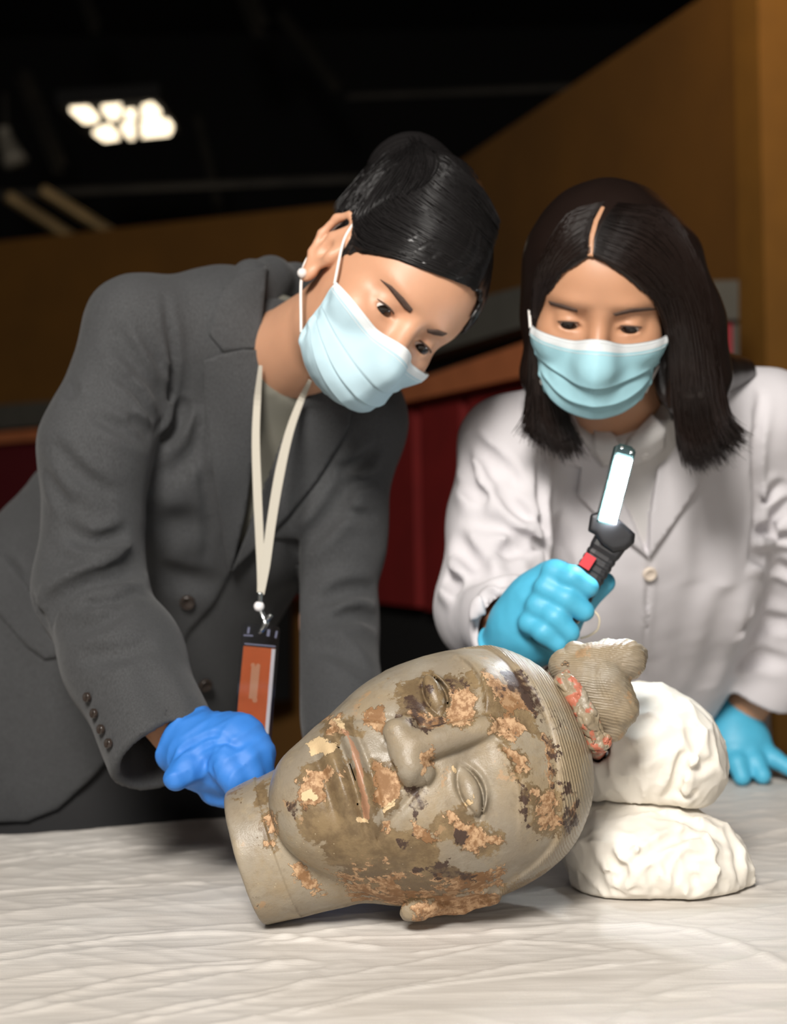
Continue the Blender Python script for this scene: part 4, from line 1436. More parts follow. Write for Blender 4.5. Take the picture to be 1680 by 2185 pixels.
# ------------------------------------------------------------------ woman in the grey suit
h1 = Head(864, 696, 1.50, cam_dir((.61, -.547, -.573)), cam_dir((.31, -.50, .81)), cam_dir((.73, .672, .135)))
Rsh, Lsh, Nb = P(292, 694, 1.64), P(765, 895, 1.73), P(603, 775, 1.70)
hip1 = P(185, 1570, 1.96)
B1 = frame(Lsh - Rsh, Nb - hip1)
che1, wai1 = P(505, 975, 1.77), P(350, 1290, 1.87)
slR = [P(292, 694, 1.64), P(205, 950, 1.61), P(192, 1255, 1.60), P(262, 1405, 1.54), P(356, 1612, 1.465)]
slL = [P(765, 895, 1.73), P(722, 1150, 1.73), P(705, 1330, 1.71), P(742, 1580, 1.60)]
fdR = (slR[4] - slR[3]) / np.linalg.norm(slR[4] - slR[3])
fdL = (slL[3] - slL[2]) / np.linalg.norm(slL[3] - slL[2])
foot_z = 0.0

def torso1(Q):
    d = ell(Q, che1, (0.160, 0.205, 0.105), B1)
    d = smin(d, ell(Q, wai1, (0.143, 0.19, 0.105), B1), 0.09)
    d = smin(d, ell(Q, hip1, (0.200, 0.22, 0.135), B1), 0.10)
    d = smin(d, chain(Q, [P(150, 1080, 1.88), P(35, 1300, 1.94), P(-10, 1500, 1.97), P(30, 1800, 1.97)], [0.06, 0.105, 0.13, 0.14], 0.03), 0.08)
    d = smin(d, chain(Q, [P(230, 1560, 1.95), P(235, 1850, 1.95)], [0.125, 0.13], 0.03), 0.08)
    d = smin(d, chain(Q, [Rsh, P(470, 690, 1.69), P(600, 790, 1.73), P(690, 850, 1.74), Lsh], [0.050, 0.054, 0.06, 0.055, 0.048], 0.03), 0.07)
    for s in (-1, 1):
        d = smin(d, ell(Q, che1 + B1 @ np.array((s * 0.072, -0.025, 0.062)), (0.062, 0.075, 0.055), B1), 0.05)
    return d

def arms1(Q):
    a = chain(Q, slR, [0.053, 0.055, 0.054, 0.057, 0.056], 0.03)
    a = smax(a, (Q - slR[4].astype(np.float32)) @ fdR.astype(np.float32), 0.004)
    b = chain(Q, slL, [0.050, 0.050, 0.049, 0.047], 0.03)
    b = smax(b, (Q - slL[3].astype(np.float32)) @ fdL.astype(np.float32), 0.004)
    return a, b

def jk_base(Q):
    a, b = arms1(Q)
    t = torso1(Q)
    d = smin(t, smin(a, b, 0.01), 0.022)
    return d

cr1 = creases(jk_base, [
    ([(348, 618), (366, 740), (358, 850), (326, 930)], 0.005, 0.004),
    ([(235, 690), (290, 780), (345, 850)], 0.010, 0.005), ([(290, 690), (332, 765), (350, 800)], 0.006, 0.004),
    ([(232, 782), (290, 838), (326, 905)], 0.006, 0.006), ([(322, 932), (296, 905), (270, 890)], 0.006, 0.007), ([(190, 880), (255, 915), (322, 948)], 0.007, 0.005),
    ([(140, 800), (150, 830), (160, 850)], 0.008, 0.005), ([(112, 940), (170, 1010), (245, 1062)], 0.008, 0.005), ([(96, 1000), (130, 1060), (150, 1085)], 0.007, 0.004),
    ([(135, 1120), (190, 1158), (235, 1152), (275, 1135)], 0.008, 0.009), ([(104, 1330), (120, 1285), (190, 1248), (255, 1228), (302, 1190)], 0.010, 0.012),
    ([(150, 1205), (215, 1200), (290, 1170)], 0.007, 0.005), ([(140, 1345), (210, 1335), (280, 1290)], 0.008, 0.005), ([(170, 1400), (255, 1398), (330, 1372)], 0.009, 0.005),
    ([(150, 1290), (235, 1290), (300, 1262)], 0.006, 0.004), ([(290, 1400), (330, 1470), (380, 1560)], 0.014, 0.003),
    ([(322, 965), (372, 915), (398, 850)], 0.009, 0.009), ([(360, 1025), (410, 965), (424, 880)], 0.010, 0.005), ([(438, 800), (424, 950), (446, 1085), (440, 1200)], 0.006, 0.004),
    ([(310, 1120), (380, 1120), (440, 1100)], 0.020, 0.005), ([(330, 1210), (400, 1240), (470, 1250)], 0.014, 0.004), ([(5, 1185), (60, 1250), (105, 1345)], 0.005, 0.003),
    ([(812, 950), (760, 990), (722, 1010)], 0.007, 0.006), ([(815, 1018), (760, 1030), (735, 1030)], 0.006, 0.006), ([(805, 1105), (760, 1098), (715, 1100)], 0.007, 0.004),
    ([(800, 1260), (740, 1262), (680, 1290)], 0.009, 0.007), ([(805, 1330), (760, 1312), (690, 1330)], 0.008, 0.006), ([(660, 1380), (720, 1390), (790, 1440)], 0.01, 0.005),
    ([(760, 1010), (700, 1110), (625, 1180)], 0.010, 0.008)], 1.2, 2.3)
HEM1 = [(-600, 1762), (-100, 1760), (60, 1754), (125, 1727), (205, 1652), (262, 1580), (330, 1470), (362, 1412), (384, 1385), (410, 1440), (424, 1560), (450, 1640), (640, 1600), (700, 2100), (-600, 2100)]
EDGE1 = [(497, 1214), (456, 1290), (402, 1350), (385, 1392), (420, 1470), (430, 1600), (640, 1600), (640, 1150), (560, 1150)]
VEE1 = [(572, 560), (560, 640), (557, 760), (552, 840), (540, 940), (524, 1090), (500, 1190), (492, 1218), (526, 1140), (562, 1050), (600, 950), (634, 876), (668, 815), (720, 740), (690, 640), (620, 560)]

def jacket1(Q):
    d = jk_base(Q)
    t = d + 1.6 * cr1(Q) + 0.0022 * gnoise(Q * 16) + 0.0008 * gnoise(Q * 45)
    a, b = None, None
    # open cuffs
    q = Q - slR[4].astype(np.float32)
    al = q @ fdR.astype(np.float32)
    rr = np.linalg.norm(q - al[:, None] * fdR.astype(np.float32), axis=1)
    t = smax(t, -np.maximum(rr - 0.0465, -(al + 0.07)), 0.003)
    # opening at the chest and cutaway hem, only through the cloth layer
    base = torso1(Q)
    t = smax(t, -np.maximum(np.maximum(front_cut(Q, EDGE1, 2.0), -(base + 0.005)), rconeguard(Q)), 0.002)
    t = smax(t, -np.maximum(front_cut(Q, VEE1, 1.85), -(base + 0.012)), 0.003)
    t = smax(t, -np.maximum(front_cut(Q, HEM1, 2.0), rconeguard(Q)), 0.003)
    zb = Q[:, 2] - (P(0, 1800, 1.9)[2])
    return smax(t, -zb, 0.006)

def rconeguard(Q):
    # keeps the right sleeve out of the hem cut
    return -(chain(Q, slR[2:], [0.066, 0.068, 0.068], 0.02))

w1 = empty('person', (hip1[0], hip1[1], 0))
tag(w1, 'woman in grey suit with tied up black hair and blue mask, bending over', 'person')

wrR = P(404, 1584, 1.460)
def body1(Q):
    d = h1.f(Q)
    n0 = h1.w((0, -0.022, -0.06)); 
    d = smin(d, rcone(Q, n0, P(604, 770, 1.675), 0.050, 0.054), 0.022)
    t = torso1(Q) + 0.024
    d = smin(d, t, 0.02)
    d = smin(d, chain(Q, [slR[0], slR[1], slR[2], slR[3], wrR], [0.036, 0.035, 0.034, 0.034, 0.028], 0.02), 0.02)
    d = smin(d, chain(Q, [slL[0], slL[1], slL[2], slL[3] + fdL * 0.03], [0.034, 0.034, 0.032, 0.027], 0.02), 0.02)
    for s in (-1, 1):
        hp = hip1 + B1[:, 0] * s * 0.09
        k_ = np.array((hp[0] + s * 0.01, hp[1] + 0.05, 0.50)); an = np.array((hp[0], hp[1] + 0.10, 0.09)); to = an + np.array((0.0, -0.15, -0.05))
        d = smin(d, chain(Q, [hp, k_, an, to], [0.075, 0.05, 0.034, 0.028], 0.03), 0.03)
    return smax(d, 0.003 - Q[:, 2], 0.004)
lo, hi = bounds([Rsh, Lsh, hip1, h1.w((0, 0.1, 0.13)), h1.w((0, 0, -.1)), slR[4], slL[3], (hip1[0] - .1, hip1[1] - .1, 0.06)], 0.20)
lo[2] = -0.02
hb = [h1.w((x, y, z)) for x in (-.09, .09) for y in (-.05, .115) for z in (-.10, .09)]
flo, fhi = bounds(hb, 0.0)
sdf_obj('body', body1, lo, hi, 0.011, M_skin, w1, (flo, fhi), 0.0021, relax=1)
h1.eyeballs(w1, (0.10, 0.86, -0.42))

def tr1(Q):
    d = torso1(Q) + 0.014
    zc = P(185, 1400, 1.95)[2]
    d = smax(d, Q[:, 2] - zc, 0.01)
    for s in (-1, 1):
        hp = hip1 + B1[:, 0] * s * 0.095 - np.array((0, 0, 0.03)) + np.array((0.05, 0, 0))
        k_ = np.array((hp[0] + s * 0.0, hp[1] + 0.05, 0.50)); an = np.array((hp[0], hp[1] + 0.10, 0.11))
        d = smin(d, chain(Q, [hp, k_, an], [0.098, 0.085, 0.08], 0.03), 0.05)
    d = smax(d, 0.085 - Q[:, 2], 0.006)
    return d + 0.003 * gnoise(Q * 9)
sdf_obj('trousers', tr1, (hip1[0] - .42, hip1[1] - .30, 0.05), (hip1[0] + .45, hip1[1] + .38, 1.12), 0.010, M_trouser, w1)
for s in (-1, 1):
    hp = hip1 + B1[:, 0] * s * 0.095
    def shoe(Q, hp=hp):
        d = smin(ell(Q, (hp[0], hp[1] - 0.02, 0.035), (0.042, 0.11, 0.045)), ell(Q, (hp[0], hp[1] + 0.09, 0.05), (0.036, 0.05, 0.06)), 0.04)
        return smax(d, 0.002 - Q[:, 2], 0.004)
    sdf_obj('shoe', shoe, (hp[0] - .08, hp[1] - .18, -0.02), (hp[0] + .08, hp[1] + .18, 0.14), 0.008, mat('black_leather', (0.01, 0.01, 0.01), 0.3), w1)

def shirt1(Q):
    d = torso1(Q) + 0.0105 + 0.0012 * gnoise(Q * (30, 30, 12))
    nk = rcone(Q, P(604, 775, 1.675), P(660, 690, 1.62), 0.056, 0.056)
    d = smin(d, nk, 0.03)
    # neckline: cut along a plane across the base of the neck
    a = P(556, 775, 1.63); n = (h1.w((0, -0.02, -0.06)) - P(600, 800, 1.68)); n /= np.linalg.norm(n)
    c = P(612, 806, 1.63)
    d = smax(d, (Q - c.astype(np.float32)) @ n.astype(np.float32) + 0.010, 0.006)
    return smax(d, (P(400, 1400, 1.8)[2]) - Q[:, 2], 0.01)
lo, hi = bounds([Rsh, Lsh, wai1, P(620, 700, 1.6)], 0.16)
sh1 = sdf_obj('shirt', shirt1, lo, hi, 0.006, M_shirt_g, w1)
sh1['label'] = 'olive grey jersey top'

lo, hi = bounds([Rsh, Lsh, hip1, slR[2], slR[4], slL[3], P(580, 540, 1.7)], 0.10)
lo = np.minimum(lo, [P(-290, 1500, 1.9)[0], lo[1], P(0, 1815, 1.9)[2]]); hi[1] = hip1[1] + 0.18
jk1 = sdf_obj('jacket', jacket1, lo, hi, 0.0037, M_wool, w1, relax=1, lip=2.8)
jk1['label'] = 'grey wool suit jacket with open notched lapels'
# collar and lapels
f_t = lambda Q: torso1(Q) + 0.0
collar = chain
def col1(Q):
    d = chain(Q, [P(500, 640, 1.645), P(535, 595, 1.665), P(578, 588, 1.70), P(632, 602, 1.75), P(690, 655, 1.77), P(722, 740, 1.75)], [0.013, 0.017, 0.018, 0.018, 0.016, 0.014], 0.02)
    return smin(d, chain(Q, [P(505, 665, 1.67), P(545, 640, 1.69), P(600, 650, 1.75), P(680, 720, 1.77)], [0.022, 0.024, 0.024, 0.02], 0.02), 0.02)
def tc1(Q):
    return smin(torso1(Q), col1(Q), 0.02)
lo, hi = bounds([P(500, 640, 1.645), P(578, 572, 1.70), P(722, 740, 1.75)], 0.05)
def col_cut(Q):
    n0 = h1.w((0, -0.022, -0.06))
    return smax(col1(Q), -(rcone(Q, n0, P(604, 770, 1.675), 0.056, 0.060)), 0.004)
sdf_obj('collar', col_cut, lo, hi, 0.003, M_wool, jk1)
patch('collar', tc1, [(566, 572), (520, 583), (480, 612), (461, 655), (446, 713), (478, 752), (520, 744), (555, 745), (558, 680), (562, 620)], 8, 0.001, 0.003, M_wool, jk1, 1.2, 2.2)
lp = patch('lapel', tc1, [(436, 768), (478, 753), (520, 745), (557, 748), (552, 850), (540, 945), (524, 1090), (502, 1188), (492, 1218), (478, 1150), (460, 1050), (446, 950), (438, 860)], 8, 0.0035, 0.003, M_wool, jk1, 1.2, 2.2)
patch('lapel', tc1, [(664, 828), (700, 800), (752, 840), (742, 905), (717, 950), (674, 1022), (612, 1100), (545, 1168), (495, 1216), (526, 1140), (562, 1050), (600, 950), (634, 880)], 8, 0.0035, 0.003, M_wool, jk1, 1.2, 2.2)
patch('pocket_flap', torso1, [(-60, 1175), (5, 1185), (60, 1250), (104, 1340), (130, 1380), (122, 1402), (98, 1405), (60, 1378), (-10, 1300), (-60, 1260)], 9, 0.001, 0.003, M_wool, jk1, 1.2, 2.3)
for x, y, r in ((400, 1283, 0.0092), (437, 1460, 0.0085)):
    q = hit(torso1, [x], [y], 1.2, 2.3); lathe_disc('button', q[0] + normal_of(torso1, q)[0] * 0.002, normal_of(torso1, q)[0], r, 0.004, M_button, jk1)
for x, y in ((192, 1487), (207, 1522), (222, 1556), (238, 1586)):
    fa_ = lambda Q: arms1(Q)[0]
    q = hit(fa_, [x], [y], 1.2, 2.0); nn = normal_of(fa_, q)[0]
    lathe_disc('button', q[0] + nn * 0.003, nn, 0.0048, 0.003, M_button, jk1)

# hair swept back into a bun
bun = P(878, 362, 1.61)
FACE1 = [(724, 600), (728, 566), (742, 548), (775, 540), (830, 550), (890, 568), (945, 588), (1000, 610), (1020, 628), (1018, 650), (996, 690), (960, 760), (800, 860), (640, 760)]
def hair1(Q):
    q = h1.loc(Q)
    x, y, z = q[:, 0], q[:, 1], q[:, 2]
    d = ell(q, (0, -0.014, 0.040), (0.083, 0.104, 0.094))
    d = smin(d, ell(q, (0, 0.036, 0.044), (0.064, 0.060, 0.056)), 0.02)
    d = smin(d, chain(Q, [h1.w((-0.02, -0.05, 0.10)), bun], [0.058, 0.036], 0.03), 0.05)
    d = smin(d, ell(Q, bun, (0.046, 0.045, 0.034)), 0.015)
    yb = np.interp(z, [-0.06, -0.02, 0.0, 0.02, 0.04, 0.060], [-0.03, 0.008, 0.016, 0.050, 0.09, 0.16]).astype(np.float32)
    d = smax(d, (y - yb) * 0.7, 0.006)
    d = smax(d, -front_cut(Q, FACE1, 1.66), 0.007)
    d = smax(d, -(z + 0.022 - 0.35 * np.minimum(y, 0)) * 0.9, 0.01)
    e = ell(np.stack([np.abs(x), y, z], -1), (0.086, -0.010, -0.002), (0.020, 0.026, 0.036))
    d = smax(d, -e, 0.004)
    an = np.arctan2(x, y + 0.05)
    return d + 0.0010 * np.sin(an * 60 + 4 * np.sin(z * 40)) + 0.002 * gnoise(q * 28)
lo, hi = bounds([h1.w((x, y, z)) for x in (-.09, .09) for y in (-.12, .1) for z in (-.08, .14)] + [bun + 0.05, bun - 0.05], 0.02)
hr1 = sdf_obj('hair', hair1, lo, hi, 0.0022, M_hair, w1, relax=2)
hr1['label'] = 'black hair swept across the forehead into a bun'
strands('hair_strands', hair1, [[(1012, 622), (930, 594), (840, 562), (765, 545), (738, 505), (750, 430), (820, 355)], [(1030, 590), (950, 552), (860, 512), (795, 478), (770, 440), (790, 390), (850, 345)],
        [(1045, 552), (980, 505), (900, 455), (850, 420), (840, 390), (850, 360), (870, 330)], [(1060, 505), (1010, 445), (950, 395), (920, 370), (905, 350), (900, 335), (890, 320)], [(1066, 470), (1030, 405), (985, 365), (960, 345), (930, 330), (910, 318), (895, 312)]],
        1500, M_hair, hr1, lift=(-0.0005, 0.003), rad=0.0007, jit=5, d0=1.2, d1=2.0, seed=3)
strands('hair_strands', hair1, [[(712, 448), (730, 425), (770, 385), (830, 340)], [(740, 500), (760, 440), (800, 380), (850, 330)], [(800, 440), (830, 390), (860, 350), (890, 310)], [(900, 400), (920, 360), (910, 320), (880, 300)]],
        350, M_hair, hr1, lift=(0.0, 0.006), rad=0.0006, jit=8, d0=1.2, d1=2.0, seed=4)
for pl in ([(812, 596), (836, 610), (862, 636), (881, 660), (876, 667), (864, 658), (849, 639), (830, 614)], [(912, 702), (934, 703), (954, 711), (944, 716), (926, 713), (912, 708)]):
    patch('eyebrow', h1.f, pl, 5, 0.0003, 0.0007, M_brow, w1, 1.2, 1.9)
mk1 = h1.mask(w1, M_mask, M_mask_edge, 1.0)
mk1['label'] = 'pale blue pleated surgical mask'
ep = h1.w((-0.0800, -0.004, -0.041))
V_e = []; 
bm = bmesh.new(); bmesh.ops.create_uvsphere(bm, u_segments=20, v_segments=14, radius=0.0052, matrix=Matrix.Translation(ep)); 
er = bm_obj('earring', bm, M_pearl, w1, smooth=True); er['label'] = 'round pearl earring'

gl_R = frame(P(500, 1640, 1.44) - P(395, 1575, 1.465), np.array((0, 1.0, 0.2)))[:, [1, 2, 0]].astype(np.float32)
def glove1(Q):
    d = chain(Q, [P(404, 1586, 1.462), P(432, 1604, 1.450), P(480, 1628, 1.435)], [0.033, 0.031, 0.030], 0.02)
    d = smin(d, chain(Q, [P(440, 1600, 1.445), P(505, 1590, 1.435), P(540, 1612, 1.425)], [0.028, 0.026, 0.020], 0.02), 0.02)
    d = smin(d, chain(Q, [P(430, 1620, 1.432), P(400, 1640, 1.412), P(376, 1662, 1.402)], [0.016, 0.0135, 0.0115], 0.008), 0.008)       # thumb
    d = smin(d, chain(Q, [P(462, 1615, 1.428), P(486, 1632, 1.405), P(500, 1662, 1.398), P(510, 1690, 1.400)], [0.016, 0.0150, 0.0125, 0.0105], 0.008), 0.006)   # index
    d = smin(d, chain(Q, [P(505, 1605, 1.425), P(526, 1622, 1.408), P(534, 1655, 1.405), P(538, 1690, 1.41)], [0.014, 0.0125, 0.0115, 0.0105], 0.008), 0.005)
    d = smin(d, chain(Q, [P(528, 1606, 1.43), P(551, 1628, 1.42), P(556, 1660, 1.42), P(556, 1690, 1.425)], [0.013, 0.012, 0.011, 0.010], 0.008), 0.005)
    d = smin(d, chain(Q, [P(440, 1650, 1.45), P(455, 1685, 1.445), P(490, 1697, 1.44), P(520, 1695, 1.44)], [0.016, 0.012, 0.011, 0.010], 0.008), 0.006)
    # rolled cuff
    ax = (P(430, 1600, 1.450) - P(395, 1575, 1.465)); ax /= np.linalg.norm(ax)
    q = Q - P(407, 1588, 1.461).astype(np.float32); al = q @ ax.astype(np.float32)
    rr = np.linalg.norm(q - al[:, None] * ax.astype(np.float32), axis=1)
    d = smin(d, np.sqrt((rr - 0.0335 - 0.0025 * np.sin(Q[:, 0] * 260)) ** 2 + (al + 0.004) ** 2) - 0.0028, 0.004)
    d = smax(d, -(al + 0.008), 0.002)
    rg = 1 - 3.2 * np.abs(gnoise((Q @ gl_R) * (26, 26, 75)))
    d = d + cg1(Q) + 0.0008 * gnoise(Q * 70) - 0.0013 * np.maximum(rg, 0) ** 2
    return d
cg1 = lambda Q: np.zeros(len(Q), np.float32)
cg1_ = creases(glove1, [([(410, 1590), (450, 1570), (490, 1575)], 0.003, 0.0025), ([(420, 1602), (470, 1584), (520, 1598)], 0.003, 0.002), ([(372, 1622), (392, 1600), (425, 1580)], 0.003, 0.003),
                        ([(445, 1640), (440, 1625), (452, 1612)], 0.003, 0.002), ([(455, 1655), (450, 1632), (462, 1615)], 0.003, 0.002)], 1.2, 1.6)
cg1 = cg1_
lo, hi = bounds([P(395, 1575, 1.465), P(376, 1662, 1.40), P(556, 1690, 1.42), P(480, 1600, 1.44)], 0.05)
gl = sdf_obj('glove', glove1, lo, hi, 0.0018, M_glove_b, w1)
gl['label'] = 'royal blue nitrile glove at the neck of the clay head'
wl = slL[3] + fdL * 0.02
fw = np.array([0.25, -0.75, -0.60]); fw /= np.linalg.norm(fw)
def glove1b(Q):
    c = wl + fw * 0.09
    sd = np.cross(fw, (0, 0, 1.0)); sd /= np.linalg.norm(sd)
    d = chain(Q, [wl - fw * 0.02, wl + fw * 0.03, c], [0.030, 0.030, 0.034], 0.02)
    for i, l in enumerate((0.06, 0.07, 0.075, 0.062)):
        a = c + sd * (i - 1.5) * 0.019 + fw * 0.01
        d = smin(d, chain(Q, [a, a + fw * l * 0.5 + np.array((0, 0, 0.008)), a + fw * l], [0.012, 0.011, 0.009], 0.006), 0.006)
    a = wl + fw * 0.04 + sd * 0.03
    d = smin(d, chain(Q, [a, a + sd * 0.02 + fw * 0.03, a + sd * 0.02 + fw * 0.055], [0.014, 0.012, 0.010], 0.006), 0.008)
    return d
lo, hi = bounds([wl, wl + fw * 0.17], 0.07)
sdf_obj('glove', glove1b, lo, hi, 0.003, M_glove_b, w1)

# ------------------------------------------------------------------ woman in the white coat
_R = rotm('Z', -5) @ rotm('Y', -7) @ rotm('X', 24)
h2 = Head(1280, 689, 1.55, cam_dir(_R[:, 0]), cam_dir(_R[:, 2]), cam_dir(_R[:, 1]), lid=0.0012, ears=False)
Rs2, Ls2, Nb2 = P(1085, 950, 1.76), P(1640, 888, 1.82), P(1345, 905, 1.76)
hip2 = P(1345, 1720, 2.30)
B2 = frame(Ls2 - Rs2, Nb2 - hip2)
che2, wai2 = P(1352, 1140, 1.90), P(1345, 1430, 2.08)
s2R = [P(1085, 950, 1.76), P(1066, 1120, 1.745), P(1052, 1300, 1.72), P(1105, 1350, 1.575)]
s2L = [P(1640, 888, 1.82), P(1690, 1090, 1.90), P(1722, 1280, 1.98), P(1616, 1472, 2.03)]
f2R = (s2R[3] - s2R[2]) / np.linalg.norm(s2R[3] - s2R[2])
f2L = (s2L[3] - s2L[2]) / np.linalg.norm(s2L[3] - s2L[2])

def torso2(Q):
    d = ell(Q, che2, (0.165, 0.20, 0.120), B2)
    d = smin(d, ell(Q, wai2, (0.155, 0.24, 0.125), B2), 0.14)
    d = smin(d, ell(Q, hip2, (0.200, 0.22, 0.135), B2), 0.10)
    d = smin(d, chain(Q, [Rs2, P(1210, 915, 1.80), P(1345, 905, 1.82), P(1500, 880, 1.82), Ls2], [0.054, 0.058, 0.06, 0.060, 0.056], 0.03), 0.07)
    for s in (-1, 1):
        d = smin(d, ell(Q, che2 + B2 @ np.array((s * 0.075, -0.03, 0.07)), (0.065, 0.078, 0.055), B2), 0.05)
    return d

def arms2(Q):
    a = chain(Q, s2R, [0.054, 0.054, 0.058, 0.048], 0.04)
    a = smax(a, (Q - s2R[3].astype(np.float32)) @ f2R.astype(np.float32), 0.004)
    b = chain(Q, s2L, [0.056, 0.060, 0.062, 0.056], 0.03)
    b = smax(b, (Q - s2L[3].astype(np.float32)) @ f2L.astype(np.float32), 0.004)
    return a, b

def ct_base(Q):
    a, b = arms2(Q)
    return smin(smin(torso2(Q), a, 0.025), b, 0.014)

cr2 = creases(ct_base, [
    ([(1000, 925), (1040, 980), (1062, 1030)], 0.008, 0.007), ([(990, 930), (1003, 1000), (1015, 1060), (1040, 1100)], 0.009, 0.006), ([(1040, 950), (1085, 1010), (1110, 1060)], 0.008, 0.006),
    ([(972, 1030), (1020, 1050), (1060, 1072)], 0.007, 0.005), ([(1040, 990), (1080, 1060), (1125, 1110), (1160, 1140)], 0.008, 0.006), ([(985, 1100), (1040, 1120), (1100, 1118)], 0.010, 0.004),
    ([(1062, 1190), (1100, 1170), (1150, 1155)], 0.010, 0.006), ([(952, 1225), (990, 1262), (1040, 1278), (1075, 1272)], 0.009, 0.012), ([(978, 1130), (1000, 1190), (1040, 1230), (1080, 1250)], 0.010, 0.006),
    ([(962, 1340), (1000, 1318), (1050, 1300)], 0.009, 0.007), ([(1000, 1240), (1060, 1230), (1120, 1215)], 0.012, 0.006), ([(990, 1390), (1010, 1350), (1050, 1330)], 0.010, 0.006),
    ([(1158, 960), (1150, 1080), (1155, 1180), (1168, 1240)], 0.007, 0.008), ([(1170, 1060), (1200, 1200), (1215, 1330)], 0.012, 0.004), ([(1060, 1130), (1110, 1140), (1150, 1170), (1166, 1200)], 0.008, 0.006),
    ([(1386, 1185), (1378, 1300), (1366, 1460), (1366, 1640)], 0.0035, 0.003), ([(1625, 830), (1610, 960), (1612, 1080), (1600, 1200)], 0.006, 0.006), ([(1680, 1030), (1640, 1050), (1618, 1075)], 0.008, 0.006),
    ([(1690, 1060), (1650, 1100), (1615, 1150)], 0.009, 0.007), ([(1600, 1128), (1640, 1132), (1690, 1142), (1730, 1150)], 0.008, 0.008), ([(1600, 1180), (1640, 1195), (1690, 1215), (1730, 1225)], 0.009, 0.009),
    ([(1580, 1330), (1620, 1320), (1690, 1330)], 0.010, 0.006), ([(1570, 1420), (1620, 1400), (1690, 1420)], 0.010, 0.005), ([(1552, 1250), (1535, 1350), (1510, 1470)], 0.016, 0.008), ([(1480, 1240), (1470, 1400), (1490, 1550)], 0.02, 0.005),
    ([(1280, 1240), (1300, 1330), (1310, 1420)], 0.02, 0.004), ([(1500, 1010), (1505, 1200), (1500, 1400)], 0.016, 0.003)], 1.2, 2.6)
VEE2 = [(1262, 880), (1290, 975), (1335, 1080), (1380, 1180), (1388, 1090), (1402, 1000), (1425, 900), (1345, 860)]

def coat2(Q):
    t = ct_base(Q) + 1.9 * cr2(Q) + 0.003 * gnoise(Q * 13) + 0.0008 * gnoise(Q * 45)
    for e, fd, r, dp in ((s2R[3], f2R, 0.040, 0.05), (s2L[3], f2L, 0.048, 0.06)):
        q = Q - e.astype(np.float32); al = q @ fd.astype(np.float32)
        rr = np.linalg.norm(q - al[:, None] * fd.astype(np.float32), axis=1)
        t = smax(t, -np.maximum(rr - r, -(al + dp)), 0.003)
    t = smax(t, -np.maximum(front_cut(Q, VEE2, 2.0), -(torso2(Q) + 0.012)), 0.003)
    # the coat hangs straight down from the hips to the knees
    sk = smax(np.linalg.norm((Q[:, :2] - hip2[:2].astype(np.float32)) / np.array((0.215, 0.155), np.float32), axis=1) * 0.16 - 0.16, np.abs(Q[:, 2] - 0.72) - 0.25, 0.02)
    return smin(t, sk, 0.05)

w2 = empty('person', (hip2[0], hip2[1], 0))
tag(w2, 'woman in white coat with shoulder length dark hair, holding a lit work light', 'person')
wr2R, wr2L = P(1092, 1368, 1.555), P(1578, 1540, 2.06)
def body2(Q):
    d = h2.f(Q)
    d = smin(d, rcone(Q, h2.w((0, -0.024, -0.06)), P(1345, 915, 1.76), 0.050, 0.054), 0.022)
    d = smin(d, torso2(Q) + 0.024, 0.02)
    d = smin(d, chain(Q, [s2R[0], s2R[1], s2R[2], wr2R], [0.036, 0.036, 0.036, 0.027], 0.02), 0.02)
    d = smin(d, chain(Q, [s2L[0], s2L[1], s2L[2], wr2L], [0.036, 0.036, 0.036, 0.029], 0.02), 0.02)
    for s in (-1, 1):
        hp = hip2 + B2[:, 0] * s * 0.09
        k_ = np.array((hp[0], hp[1] + 0.03, 0.48)); an = np.array((hp[0], hp[1] + 0.06, 0.09)); to = an + np.array((0.0, -0.15, -0.05))
        d = smin(d, chain(Q, [hp, k_, an, to], [0.075, 0.05, 0.034, 0.028], 0.03), 0.03)
    return smax(d, 0.003 - Q[:, 2], 0.004)
lo, hi = bounds([Rs2, Ls2, hip2, h2.w((0, 0.1, 0.13)), s2R[2], s2L[2], wr2R, wr2L], 0.16)
lo[2] = -0.02
flo, fhi = bounds([h2.w((x, y, z)) for x in (-.08, .08) for y in (0.0, .115) for z in (-.06, .08)], 0.0)
sdf_obj('body', body2, lo, hi, 0.011, M_skin2, w2, (flo, fhi), 0.0018)
h2.eyeballs(w2, (-0.05, 0.80, -0.58))

def tr2(Q):
    d = None
    for s in (-1, 1):
        hp = hip2 + B2[:, 0] * s * 0.09; hp = np.array((hp[0], hp[1], 0.72))
        k_ = np.array((hp[0], hp[1] + 0.03, 0.48)); an = np.array((hp[0], hp[1] + 0.06, 0.11))
        e = chain(Q, [hp, k_, an], [0.095, 0.075, 0.065], 0.03)
        d = e if d is None else smin(d, e, 0.03)
    return smax(d, 0.085 - Q[:, 2], 0.006)
sdf_obj('trousers', tr2, (hip2[0] - .28, hip2[1] - .2, 0.05), (hip2[0] + .28, hip2[1] + .25, 0.85), 0.010, M_trouser, w2)
for s in (-1, 1):
    hp = hip2 + B2[:, 0] * s * 0.09 + np.array((0, 0, 0))
    def shoe2(Q, hp=hp):
        d = smin(ell(Q, (hp[0], hp[1] - 0.05, 0.035), (0.042, 0.11, 0.045)), ell(Q, (hp[0], hp[1] + 0.06, 0.05), (0.036, 0.05, 0.06)), 0.04)
        return smax(d, 0.002 - Q[:, 2], 0.004)
    sdf_obj('shoe', shoe2, (hp[0] - .08, hp[1] - .2, -0.02), (hp[0] + .08, hp[1] + .15, 0.14), 0.008, mat('white_leather', (0.6, 0.6, 0.6), 0.4), w2)

